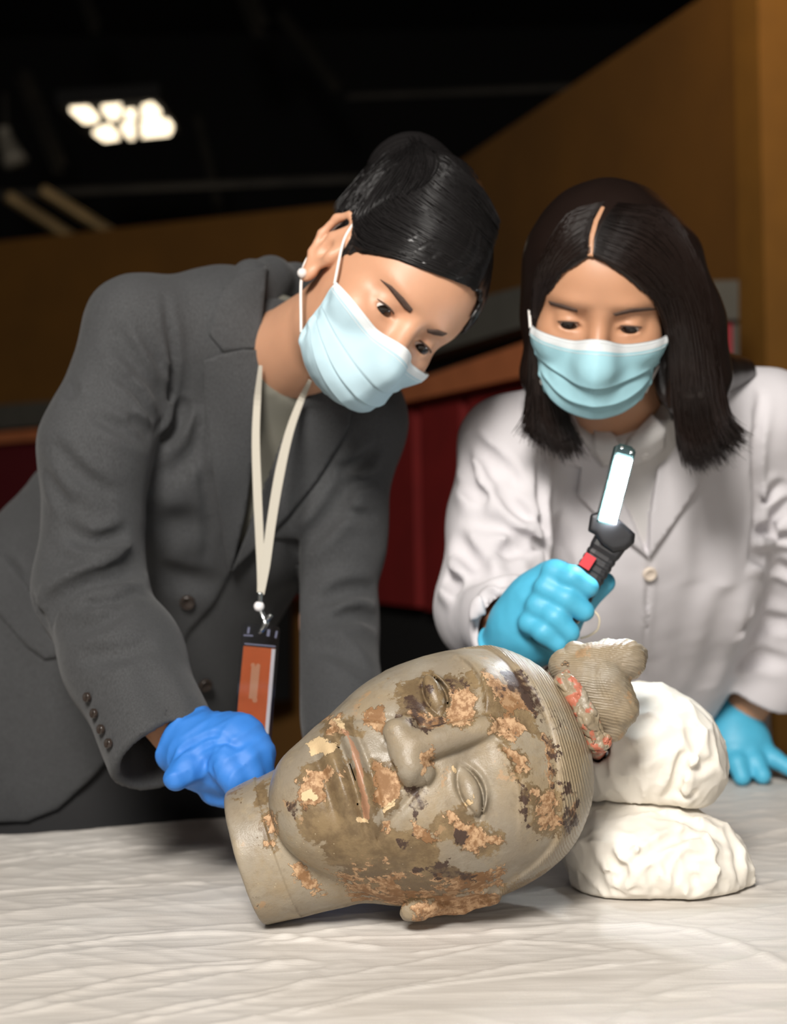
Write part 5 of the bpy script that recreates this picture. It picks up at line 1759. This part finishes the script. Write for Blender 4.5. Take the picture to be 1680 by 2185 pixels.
def shirt2(Q):
    d = torso2(Q) + 0.0105 + 0.0015 * gnoise(Q * 18)
    d = smin(d, rcone(Q, P(1345, 915, 1.76), P(1325, 840, 1.70), 0.060, 0.061), 0.03)
    n = h2.w((0, -0.02, -0.06)) - P(1345, 915, 1.76); n /= np.linalg.norm(n)
    d = smax(d, (Q - P(1338, 905, 1.70).astype(np.float32)) @ n.astype(np.float32), 0.005)
    return smax(d, (P(1350, 1420, 2.0)[2]) - Q[:, 2], 0.01)
lo, hi = bounds([Rs2, Ls2, wai2, P(1340, 850, 1.68)], 0.14)
st2 = sdf_obj('shirt', shirt2, lo, hi, 0.006, M_shirt_w, w2)
for pl in ([(1264, 900), (1288, 915), (1318, 938), (1330, 958), (1312, 975), (1292, 985), (1276, 950)], [(1331, 958), (1360, 930), (1396, 892), (1412, 912), (1410, 948), (1380, 975), (1346, 984)]):
    patch('shirt_collar', shirt2, pl, 6, 0.004, 0.004, M_shirt_w, st2, 1.2, 2.2)
q = hit(shirt2, [1372], [962], 1.2, 2.2); nn = normal_of(shirt2, q)[0]
lathe_disc('snap_button', q[0] + nn * 0.006, nn, 0.0045, 0.003, M_pearl, st2)

lo, hi = bounds([Rs2, Ls2, s2R[2], s2L[2], s2R[3], s2L[3], hip2], 0.10)
hi[1] = hip2[1] + 0.20; lo[2] = 0.44; lo[0] = min(lo[0], hip2[0] - .26)
ct = sdf_obj('coat', coat2, lo, hi, 0.0039, M_coat, w2, lip=2.8)
ct['label'] = 'white cotton laboratory coat'
patch('lapel', torso2, [(1258, 880), (1232, 935), (1195, 985), (1240, 995), (1232, 1050), (1285, 1108), (1340, 1152), (1382, 1186), (1338, 1085), (1292, 975), (1268, 900)], 8, 0.003, 0.0035, M_coat, ct, 1.2, 2.4)
patch('lapel', torso2, [(1424, 900), (1470, 955), (1530, 985), (1492, 1026), (1450, 1090), (1405, 1155), (1384, 1186), (1387, 1095), (1402, 1000)], 8, 0.003, 0.0035, M_coat, ct, 1.2, 2.4)
q = hit(torso2, [1385], [1222], 1.2, 2.4); nn = normal_of(torso2, q)[0]
bt = lathe_disc('button', q[0] + nn * 0.003, nn, 0.0085, 0.004, mat('cream_button', (0.72, 0.62, 0.52), 0.4), ct)
bt['label'] = 'cream button'

FACE2 = [(1258, 548), (1206, 586), (1170, 636), (1160, 700), (1152, 780), (1180, 870), (1250, 935), (1340, 935), (1426, 870), (1428, 770), (1417, 695), (1388, 645), (1335, 595), (1290, 562)]
def hair2(Q):
    q = h2.loc(Q)
    d = ell(q, (0.002, -0.014, 0.036), (0.089, 0.106, 0.094))
    d = smin(d, ell(q, (0, 0.036, 0.044), (0.064, 0.059, 0.056)), 0.02)
    d = smin(d, chain(Q, [P(1195, 560, 1.60), P(1170, 690, 1.63), P(1172, 800, 1.65), P(1186, 868, 1.65)], [0.028, 0.022, 0.026, 0.014], 0.03), 0.03)
    d = smin(d, chain(Q, [P(1430, 560, 1.58), P(1470, 690, 1.60), P(1480, 810, 1.62), P(1487, 880, 1.64)], [0.035, 0.034, 0.035, 0.018], 0.03), 0.03)
    d = smin(d, chain(Q, [P(1320, 600, 1.72), P(1330, 760, 1.75), P(1340, 890, 1.78)], [0.08, 0.07, 0.055], 0.03), 0.04)
    d = smin(d, rcone(Q, P(1470, 800, 1.70), P(1585, 790, 1.78), 0.04, 0.016), 0.03)
    d = smax(d, -front_cut(Q, FACE2, 1.62), 0.005)
    hb = h2.full(q)
    d = smax(d, -(hb + 0.001), 0.003)
    # parting
    return d + 0.002 * gnoise(Q * 30)
lo, hi = bounds([h2.w((x, y, z)) for x in (-.1, .1) for y in (-.13, .1) for z in (-.05, .14)] + [P(1130, 960, 1.65), P(1560, 960, 1.65), P(1600, 800, 1.78)], 0.02)
hr2 = sdf_obj('hair', hair2, lo, hi, 0.0026, M_hair2, w2, relax=2)
hr2['label'] = 'straight dark brown hair parted near the middle'
GR = [[(1268, 542), (1330, 575), (1398, 640), (1424, 730), (1434, 850), (1445, 935), (1462, 1000)], [(1275, 510), (1360, 545), (1430, 620), (1455, 730), (1462, 860), (1478, 950), (1502, 1010)],
      [(1285, 480), (1390, 520), (1460, 620), (1490, 740), (1502, 860), (1518, 940), (1545, 995)], [(1300, 455), (1410, 480), (1485, 600), (1512, 730), (1530, 850), (1550, 920), (1590, 955)], [(1320, 432), (1430, 455), (1498, 580), (1522, 720), (1540, 830), (1552, 890), (1590, 925)]]
GL = [[(1258, 538), (1202, 572), (1166, 630), (1157, 720), (1192, 840), (1222, 920), (1248, 975)], [(1255, 500), (1195, 550), (1158, 640), (1152, 740), (1172, 850), (1195, 930), (1218, 985)],
      [(1265, 460), (1190, 510), (1150, 610), (1147, 730), (1150, 850), (1156, 920), (1168, 970)], [(1290, 430), (1210, 462), (1150, 580), (1141, 700), (1134, 820), (1122, 890), (1098, 930)]]
strands('hair_strands', hair2, GR, 1700, M_hair2, hr2, K=20, lift=(-0.002, 0.005), vary=0.13, rad=0.0008, jit=6, d0=1.2, d1=2.1, ddef=1.62, seed=7, flick=10)
strands('hair_strands', hair2, GL, 1100, M_hair2, hr2, K=20, lift=(-0.002, 0.004), vary=0.13, rad=0.0008, jit=6, d0=1.2, d1=2.1, ddef=1.65, seed=8, flick=10)
patch('parting', hair2, [(1254, 546), (1258, 505), (1268, 470), (1284, 440), (1291, 443), (1277, 474), (1268, 508), (1266, 548)], 4, -0.0005, 0.0012, M_skin2, hr2, 1.2, 2.0)['label'] = 'pale scalp line of the parting'
for pl in ([(1172, 642), (1200, 649), (1232, 660), (1233, 665), (1205, 658), (1176, 649)], [(1308, 669), (1345, 659), (1385, 656), (1404, 660), (1380, 662), (1345, 666), (1314, 673)]):
    patch('eyebrow', h2.f, pl, 5, 0.0003, 0.0007, M_brow, w2, 1.2, 1.9)
mk2 = h2.mask(w2, M_mask2, M_mask_edge, 1.3, etop=0.35, amax=1.08)
mk2['label'] = 'teal pleated surgical mask with white top edge'

# torch and the glove round it
tB, tT = P(1163, 1378, 1.505), P(1312, 1142, 1.505)
h_ax = tT - tB; HL2 = np.linalg.norm(h_ax); h_ax /= HL2
h_v = C0 - tT; h_v /= np.linalg.norm(h_v); h_v = h_v - h_ax * np.dot(h_v, h_ax); h_v /= np.linalg.norm(h_v)
h_b = np.cross(h_ax, h_v)
def glove2(Q):
    d = chain(Q, [P(1092, 1372, 1.560), P(1120, 1335, 1.545), P(1160, 1285, 1.532), P(1188, 1245, 1.525)], [0.030, 0.033, 0.032, 0.024], 0.02)
    d = smin(d, chain(Q, [P(1135, 1365, 1.55), P(1165, 1360, 1.54), P(1200, 1330, 1.535)], [0.024, 0.020, 0.018], 0.02), 0.02)
    F_ = [([(1185, 1240, 1.515), (1183, 1222, 1.496), (1220, 1232, 1.484), (1256, 1253, 1.484)], [0.0130, 0.0125, 0.0115, 0.0105]),
          ([(1165, 1268, 1.515), (1168, 1256, 1.494), (1208, 1278, 1.483), (1246, 1304, 1.484)], [0.0135, 0.0130, 0.0118, 0.0108]),
          ([(1148, 1300, 1.518), (1150, 1294, 1.496), (1185, 1318, 1.483), (1215, 1350, 1.484)], [0.0130, 0.0125, 0.0115, 0.0108]),
          ([(1128, 1338, 1.522), (1132, 1330, 1.499), (1160, 1350, 1.485), (1190, 1375, 1.486)], [0.0120, 0.0112, 0.0102, 0.0095])]
    for pts, rs in F_:
        d = smin(d, chain(Q, [P(*p) for p in pts], rs, 0.006), 0.005)
    d = smin(d, chain(Q, [P(1190, 1320, 1.54), P(1240, 1290, 1.538), P(1292, 1243, 1.530)], [0.016, 0.0125, 0.0105], 0.008), 0.01)
    q = Q - P(1090, 1374, 1.562).astype(np.float32)
    ax = P(1120, 1335, 1.545) - P(1092, 1372, 1.560); ax /= np.linalg.norm(ax); al = q @ ax.astype(np.float32)
    rr = np.linalg.norm(q - al[:, None] * ax.astype(np.float32), axis=1)
    d = smin(d, np.sqrt((rr - 0.031) ** 2 + (al + 0.010) ** 2) - 0.0028, 0.004)
    d = smax(d, -(al + 0.014), 0.002)
    d = d + 0.0006 * gnoise(Q * 80)
    # the handle stays clear of the fingers
    q = Q - ((tB + tT) / 2).astype(np.float32)
    k = np.stack([np.abs(q @ h_ax.astype(np.float32)) - HL2 / 2 - 0.001, np.abs(q @ h_b.astype(np.float32)) - 0.0166, np.abs(q @ h_v.astype(np.float32)) - 0.0099], -1)
    hb_ = np.linalg.norm(np.maximum(k, 0), axis=1) + np.minimum(k.max(1), 0)
    return smax(d, -hb_, 0.0015)
lo, hi = bounds([P(1085, 1400, 1.565), P(1300, 1240, 1.53), P(1170, 1205, 1.47), P(1200, 1380, 1.47)], 0.04)
g2 = sdf_obj('glove', glove2, lo, hi, 0.0018, M_glove_c, w2)
g2['label'] = 'cyan nitrile glove closed round the work light handle'

tipz = 2.03
def glove3(Q):
    d = chain(Q, [P(1572, 1520, 2.07), P(1566, 1560, 2.05), P(1574, 1592, 2.035)], [0.034, 0.034, 0.032], 0.02)
    d = smin(d, chain(Q, [P(1548, 1590, 2.035), P(1610, 1585, 2.035)], [0.022, 0.022], 0.02), 0.02)
    F_ = [([(1545, 1590, 2.03), (1522, 1632, 2.01), (1514, 1672, 2.0)], [0.0125, 0.0105, 0.0085]), ([(1558, 1600, 2.03), (1574, 1628, 2.0), (1584, 1658, 1.99)], [0.0135, 0.0130, 0.0115]),
          ([(1590, 1595, 2.03), (1612, 1625, 2.005), (1628, 1655, 1.99)], [0.0135, 0.0130, 0.0112]), ([(1612, 1588, 2.035), (1650, 1618, 2.015), (1690, 1642, 2.0)], [0.0135, 0.0125, 0.0105]),
          ([(1606, 1572, 2.04), (1650, 1590, 2.05), (1690, 1600, 2.06)], [0.012, 0.011, 0.0095])]
    for pts, rs in F_[:4]:
        d = smin(d, chain(Q, [P(*p) for p in pts], rs, 0.006), 0.009)
    ax = P(1566, 1560, 2.05) - P(1572, 1520, 2.07); ax /= np.linalg.norm(ax)
    q = Q - P(1573, 1522, 2.068).astype(np.float32); al = q @ ax.astype(np.float32)
    rr = np.linalg.norm(q - al[:, None] * ax.astype(np.float32), axis=1)
    d = smin(d, np.sqrt((rr - 0.0355) ** 2 + (al + 0.004) ** 2) - 0.003, 0.004)
    return smax(d, -(al + 0.009), 0.002)
lo, hi = bounds([P(1500, 1510, 2.07), P(1700, 1670, 1.99)], 0.045)
g3 = sdf_obj('glove', glove3, lo, hi, 0.0022, M_glove_c, w2)
g3['label'] = 'cyan nitrile glove with spread fingers leaning on the sheet'

# ================================================================== WORK LIGHT, BADGE, PADDING
M_blackp = mat('black_plastic', (0.012, 0.012, 0.014), 0.45, bump=0.2, bscale=300, bdist=0.0005)
M_redbtn = mat('red_button', (0.62, 0.02, 0.03), 0.4)
M_led = mat('led_strip', (0.9, 0.95, 1.0), 0.3, emit=(0.86, 0.95, 1.0), estr=340.0)
M_steel = mat('steel', (0.5, 0.52, 0.52), 0.25, metal=1.0)
M_greenp = mat('dark_green_plastic', (0.03, 0.05, 0.05), 0.25)

tl = empty('work_light', (tB + tT) / 2)
tag(tl, 'black cordless work light with red button and glowing white bar, held above the topknot', 'work light')
a = (tT - tB); HL = np.linalg.norm(a); a /= HL
vw = C0 - tT; vw /= np.linalg.norm(vw)
vw = vw - a * np.dot(vw, a); vw /= np.linalg.norm(vw)
b = np.cross(a, vw)              # across the handle
def sweep_box(name, c0, ax, len_, prof, m, parent, bevel=0.003):
    """stacked rounded boxes along ax: prof = [(t, half width, half thickness, shift)]"""
    bm = bmesh.new(); rings = []
    for t, hw, ht, sh in prof:
        c = c0 + ax[0] * (t * len_) + ax[1] * sh
        r = []
        for k in range(16):
            an = 2 * math.pi * (k + 0.5) / 16
            cs, sn = math.cos(an), math.sin(an)
            e = 0.45
            r.append(bm.verts.new(c + ax[1] * hw * math.copysign(abs(cs) ** e, cs) + ax[2] * ht * math.copysign(abs(sn) ** e, sn)))
        rings.append(r)
    for i in range(len(rings) - 1):
        for k in range(16):
            bm.faces.new((rings[i][k], rings[i][(k + 1) % 16], rings[i + 1][(k + 1) % 16], rings[i + 1][k]))
    bm.faces.new(rings[0][::-1]); bm.faces.new(rings[-1])
    return bm_obj(name, bm, m, parent, smooth=False)
AX = (a, b, vw)
prof = [(0, 0.011, 0.007, 0), (0.02, 0.0145, 0.0088, 0), (0.30, 0.0150, 0.0088, 0)]
for k in range(9):
    t = 0.34 + k * 0.055
    prof += [(t, 0.0152, 0.0088, 0), (t + 0.015, 0.0160, 0.0092, 0), (t + 0.035, 0.0160, 0.0092, 0), (t + 0.045, 0.0152, 0.0088, 0)]
prof += [(0.86, 0.0165, 0.0100, 0), (0.98, 0.0175, 0.0105, 0.0), (1.0, 0.0165, 0.010, 0)]
hd = sweep_box('handle', tB, AX, HL, prof, M_blackp, tl)
bm = bmesh.new(); add_box(bm, P(1254, 1198, 1.4925), AX, (0.0072, 0.0058, 0.0022)); bm_obj('button', bm, M_redbtn, hd, bevel=0.001)
# pivot block and light bar
lb0, lb1 = P(1292, 1120, 1.495), P(1336, 950, 1.495)
a2 = lb1 - lb0; BL = np.linalg.norm(a2); a2 /= BL
v2 = C0 - (lb0 + lb1) / 2; v2 /= np.linalg.norm(v2)
v2 = v2 + np.array((0.10, 0.0, -0.62)); v2 = v2 - a2 * np.dot(v2, a2); v2 /= np.linalg.norm(v2)
b2 = np.cross(a2, v2)
AX2 = (a2, b2, v2)
def pv(Q):
    pts = [(1262, 1100), (1282, 1092), (1318, 1108), (1354, 1140), (1352, 1158), (1336, 1172), (1308, 1178), (1284, 1160), (1272, 1140), (1257, 1132)]
    d = front_cut(Q, pts, 9)
    dep = (Q - C0.astype(np.float32)) @ CF.astype(np.float32)
    return smax(d - 0.001, np.abs(dep - 1.503) - 0.0125, 0.005)
lo, hi = bounds([P(1250, 1180, 1.48), P(1360, 1085, 1.53)], 0.01)
sdf_obj('pivot_block', pv, lo, hi, 0.0012, M_blackp, tl, relax=2)
bar = sweep_box('light_bar', lb0, AX2, BL, [(0, 0.0098, 0.0045, 0), (0.03, 0.0110, 0.0055, 0), (0.88, 0.0110, 0.0055, 0), (0.95, 0.0110, 0.0055, 0), (1.0, 0.006, 0.004, 0)], M_greenp, tl)
bm = bmesh.new(); add_box(bm, lb0 + a2 * BL * 0.44 + v2 * 0.0058, AX2, (BL * 0.40, 0.0082, 0.0012)); ls = bm_obj('led_strip', bm, M_led, bar, bevel=0.0008); ls['label'] = 'glowing white strip'
bm = bmesh.new(); add_box(bm, lb0 + a2 * BL * 0.93 + v2 * 0.0052, AX2, (BL * 0.045, 0.0085, 0.0012)); bm_obj('end_cap', bm, M_greenp, bar, bevel=0.0008)
for s, t in ((-0.6, 0.955), (0.6, 0.93)):
    lathe_disc('screw', lb0 + a2 * BL * t + b2 * 0.0085 * s + v2 * 0.0066, v2, 0.0014, 0.0008, M_steel, bar, 10)
tube('wrist_cord', [P(1232, 1330, 1.50), P(1258, 1302, 1.50), P(1278, 1316, 1.50), P(1276, 1342, 1.505), P(1258, 1356, 1.51), P(1240, 1362, 1.52)], 0.0011, mat('cream_cord', (0.75, 0.66, 0.50), 0.7), tl, K=40)

# ---- lanyard with badge
M_strap = mat('cream_strap', (0.44, 0.41, 0.345), 0.75, bump=0.3, bscale=600, bdist=0.0004)
M_clear = mat('clear_plastic', (0.80, 0.82, 0.88), 0.12, trans=1.0)
M_card = mat('orange_card', (0.60, 0.13, 0.022), 0.6)
M_print = mat('pale_print', (0.62, 0.32, 0.18), 0.6)
M_white = mat('white_card', (0.78, 0.76, 0.76), 0.6)
ly = empty('badge_lanyard', P(555, 1300, 1.555))
tag(ly, 'cream lanyard with an orange card in a clear holder on the grey suit', 'lanyard')
shf = lambda Q: np.minimum(np.minimum(shirt1(Q), rcone(Q, h1.w((0, -0.022, -0.06)), P(604, 770, 1.675), 0.050, 0.054)), jk_base(Q) + 0.0005 + 0.02 * (front_cut(Q, VEE1, 1.85) < 0))
def ribbon(name, pts, wd, m, parent, tw=0.0):
    pts = np.array(pts, float)
    xy = smooth_line(pts, 40)
    q0 = hit(shf, xy[:, 0], xy[:, 1], 1.2, 2.2)
    dh = (q0 - C0) @ CF - 0.014
    s = np.linspace(0, 1, 40)
    dl_ = 1.635 * (1 - s) + 1.555 * s
    d = np.minimum(dh, np.where(s < 0.12, 9, dl_))
    k = np.array([1, 2, 3, 2, 1]) / 9
    dpd = np.pad(d, 2, mode='edge'); d = sum(k[i] * dpd[i:i + 40] for i in range(5))
    L = C0 + ray(xy[:, 0], xy[:, 1]) * d[:, None]
    T = np.gradient(L, axis=0); T /= np.linalg.norm(T, axis=1, keepdims=True)
    Vw = C0 - L; Vw /= np.linalg.norm(Vw, axis=1, keepdims=True)
    A = np.cross(T, Vw); A /= np.linalg.norm(A, axis=1, keepdims=True)
    Nn = np.cross(A, T)
    wv = np.interp(s, [0, .15, .5, .85, 1], wd)[:, None]
    A = A * math.cos(tw) + Nn * math.sin(tw)
    Nn = np.cross(A, T)
    th = 0.0007
    V = np.concatenate([L - A * wv + Nn * th, L + A * wv + Nn * th, L + A * wv - Nn * th, L - A * wv - Nn * th])
    F = []
    for c in range(4):
        for i in range(39):
            F.append([c * 40 + i, c * 40 + i + 1, ((c + 1) % 4) * 40 + i + 1, ((c + 1) % 4) * 40 + i])
    F += [[0, 40, 80, 120], [159, 119, 79, 39]]
    return mesh_np(name, V, F, m, parent, smooth=False), L
_, La = ribbon('strap', [(556, 780), (549, 860), (546, 940), (549, 1040), (554, 1150), (557, 1230), (555, 1268)], [0.002, 0.0038, 0.0046, 0.0040, 0.003], M_strap, ly)
_, Lb = ribbon('strap', [(662, 812), (640, 860), (617, 925), (597, 1010), (580, 1110), (568, 1200), (558, 1268)], [0.002, 0.0036, 0.0052, 0.0046, 0.003], M_strap, ly)
e0 = P(555, 1264, 1.553)
tube('ferrule', [e0, P(554, 1288, 1.553)], [0.003, 0.0028], M_steel, ly, K=8)
bm = bmesh.new(); bmesh.ops.create_uvsphere(bm, u_segments=16, v_segments=10, radius=0.0055, matrix=Matrix.Translation(P(553, 1294, 1.553))); bm_obj('bead', bm, M_white, ly, smooth=True)
tube('clip', [P(553, 1298, 1.553), P(562, 1318, 1.553), P(566, 1330, 1.551), P(558, 1345, 1.550), P(552, 1350, 1.552)], [0.0024, 0.004, 0.0045, 0.003, 0.002], M_steel, ly, K=20)
tube('clip', [P(562, 1330, 1.552), P(572, 1320, 1.550), P(579, 1312, 1.549)], [0.002, 0.003, 0.0024], M_steel, ly, K=12)
BD = 1.552
def quad_slab(name, q, d, th, m, parent, bev=0.0):
    bm = bmesh.new()
    add_prism(bm, [P(x, y, d) for x, y in q], CF * th)
    return bm_obj(name, bm, m, parent, bevel=bev)
hq = [(524, 1330), (592, 1337), (597, 1345), (577, 1600), (570, 1604), (500, 1580), (498, 1570), (518, 1334)]
ho = quad_slab('badge_holder', hq, BD, 0.0030, M_clear, ly, 0.0004)
cd_ = quad_slab('card', [(520, 1378), (587, 1384), (571, 1594), (501, 1575)], BD + 0.0009, 0.0010, M_card, ly)
quad_slab('card_edge', [(580, 1384), (588, 1385), (571, 1594), (563, 1592)], BD + 0.0007, 0.0010, M_white, cd_)
for q in ([(537, 1421), (555, 1423), (548, 1493), (531, 1490)],):
    quad_slab('print_block', q, BD + 0.0006, 0.0010, M_print, cd_)
lathe_disc('print_mark', P(540, 1419, BD + 0.0008), -CF, 0.0022, 0.0003, M_print, cd_, 12); lathe_disc('print_mark', P(551, 1421, BD + 0.0008), -CF, 0.0024, 0.0003, M_print, cd_, 12); lathe_disc('print_mark', P(544, 1494, BD + 0.0008), -CF, 0.0026, 0.0003, M_print, cd_, 12)
M_seam_glint = mat('painted_seam_glint', (0.11, 0.115, 0.17), 0.3)  # pale tone paints highlights on the holder's seams and slots
for q in ([(522, 1372), (588, 1378), (588, 1381), (522, 1375)], [(529, 1338), (534, 1338.5), (532, 1352), (527, 1351.5)], [(571, 1343), (577, 1343.5), (575, 1358), (569, 1357.5)], [(589, 1346), (593, 1347), (590, 1362), (586, 1361)], [(520, 1354), (540, 1355), (540, 1358), (520, 1357)]):
    quad_slab('seam_glint', q, BD - 0.0004, 0.0004, M_seam_glint, ho)
for i in range(8):
    x = 514 + i * 5.2; y = 1540 + i * 1.6
    quad_slab('print_mark', [(x, y), (x + 3.6, y + 1), (x + 2.6, y + 12), (x - 1, y + 11)], BD + 0.0006, 0.0010, mat('faint_print', (0.60, 0.19, 0.07), 0.6) if i == 0 else bpy.data.materials['faint_print'], cd_)
lathe_disc('print_dot', P(526, 1567, BD + 0.0008), -CF, 0.0026, 0.0003, M_print, cd_, 14)

# ---- crumpled tissue padding
M_tissue = mat('white_tissue', (0.78, 0.735, 0.655), 0.75, bump=0.25, bscale=60, bdist=0.002, var=0.02)
def crumple(Q, a, s):
    r = 0
    wq = Q + 0.022 * np.stack([gnoise(Q * 17 + s), gnoise(Q * 17 + 5.5 + s), gnoise(Q * 17 + 9.1 + s)], -1)
    r = 1.5 * gnoise(wq * (9, 9, 11) + s)
    for k, (fr, am) in enumerate(((16, 0.55), (31, 0.34), (60, 0.16))):
        n = np.abs(gnoise(wq * (fr, fr, fr * 0.7) + (7.1 * k + s, 3.3, 1.7)))
        r = r + am * (np.exp(-(n / 0.10)) * 1.6 - 0.5)
    return -a * r
pc1 = P(1385, 1585, 1.475)
pc2 = P(1382, 1822, 1.445)
def pad_low(Q):
    d = ell(Q, pc2, (0.088, 0.085, 0.052), rotm('Y', 12))
    d = smin(d, ell(Q, P(1478, 1850, 1.44), (0.052, 0.06, 0.045)), 0.03)
    d = smin(d, ell(Q, P(1325, 1900, 1.425), (0.045, 0.05, 0.024)), 0.025)
    d = d + crumple(Q, 0.0050, 0) + pk2(Q)
    return smax(d, (TABLE_Z + 0.001) - Q[:, 2], 0.006)
pk2 = lambda Q: 0 * Q[:, 0]
pk2_ = creases(pad_low, [([(1285, 1770), (1300, 1830), (1330, 1860), (1310, 1880)], 0.005, 0.008), ([(1330, 1860), (1380, 1820), (1440, 1790), (1500, 1780)], 0.005, 0.007), ([(1400, 1740), (1480, 1755), (1550, 1800)], 0.006, 0.005),
                         ([(1290, 1790), (1350, 1800), (1400, 1780)], 0.005, 0.005), ([(1450, 1830), (1520, 1830), (1580, 1850)], 0.005, 0.004), ([(1380, 1840), (1400, 1900), (1390, 1930)], 0.005, 0.004), ([(1480, 1860), (1490, 1910)], 0.006, 0.004), ([(1560, 1780), (1575, 1840), (1580, 1890)], 0.005, 0.004)], 1.2, 1.8)
pk2 = pk2_
def pad_top(Q):
    d = ell(Q, pc1, (0.072, 0.075, 0.056), rotm('Y', 28))
    d = smin(d, ell(Q, P(1452, 1620, 1.47), (0.036, 0.05, 0.044)), 0.03)
    d = smin(d, ell(Q, P(1310, 1640, 1.47), (0.05, 0.05, 0.04)), 0.03)
    d = d + crumple(Q, 0.0042, 5) + pk1(Q)
    return smax(d, -(pad_low(Q) - 0.003), 0.004)
pk1 = lambda Q: 0 * Q[:, 0]
pk1_ = creases(pad_top, [([(1400, 1720), (1440, 1680), (1450, 1640), (1465, 1600)], 0.005, 0.010), ([(1450, 1650), (1490, 1640), (1525, 1620)], 0.005, 0.006), ([(1440, 1690), (1490, 1695)], 0.005, 0.005), ([(1330, 1620), (1390, 1600), (1450, 1570)], 0.006, 0.004), ([(1460, 1560), (1490, 1590), (1500, 1640)], 0.006, 0.005)], 1.2, 1.8)
pk1 = pk1_
st_inv = np.array(ST_M.to_3x3())
def off_head(Q):
    """distance to the clay head, in metres"""
    q = ((Q - ST_O.astype(np.float32)) @ np.stack([ax_x, ax_y, ax_z], -1).astype(np.float32)) / ST_S
    q = q.astype(np.float32)
    d = np.full(len(q), 0.2, np.float32)
    k = np.nonzero((np.abs(q) < 720).all(1))[0]
    if len(k):
        n = 2.3
        e = q[k]
        s = ((np.abs(e[:, 0]) / 282) ** n + (np.abs(e[:, 1] - 35) / 352) ** n + (np.abs(e[:, 2] + 10) / 272) ** n) ** (1 / n)
        d[k] = np.minimum((s - 1) * 250, np.minimum(st_knot(e), st_cord(e)) - 6) * ST_S
    return d
lo, hi = bounds([pc2, P(1545, 1850, 1.44), P(1300, 1900, 1.43)], 0.11)
fl = lambda Q: smax(pad_low(Q), -(off_head(Q) - 0.001), 0.004)
o = sdf_obj('tissue_pad', fl, lo, hi, 0.0020, M_tissue, None, relax=1)
tag(o, 'crumpled cream tissue pad lying on the sheet, lower of the two', 'padding', 'tissue pads behind the clay head')
lo, hi = bounds([pc1, P(1490, 1620, 1.47)], 0.11)
ft = lambda Q: smax(pad_top(Q), -(off_head(Q) - 0.001), 0.004)
o = sdf_obj('tissue_pad', ft, lo, hi, 0.0020, M_tissue, None, relax=1, lip=3.2)
tag(o, 'crumpled white tissue pad under the topknot, upper of the two', 'padding', 'tissue pads behind the clay head')

# ------------------------------------------------------------------ the sheet goes under everything on the table
for _o in bpy.data.objects:
    if _o.type == 'MESH' and _o.name.split('.')[0] in ('tissue_pad', 'glove', 'topknot', 'hair_cord'):
        _n = len(_o.data.vertices); _v = np.empty(_n * 3, np.float32); _o.data.vertices.foreach_get('co', _v); _v = _v.reshape(-1, 3)
        if _o.name.split('.')[0] in ('topknot', 'hair_cord'): continue
        PRESS.append(_v)
tag(sheet(), 'creased white sheet covering the whole table under the clay head', 'sheet')
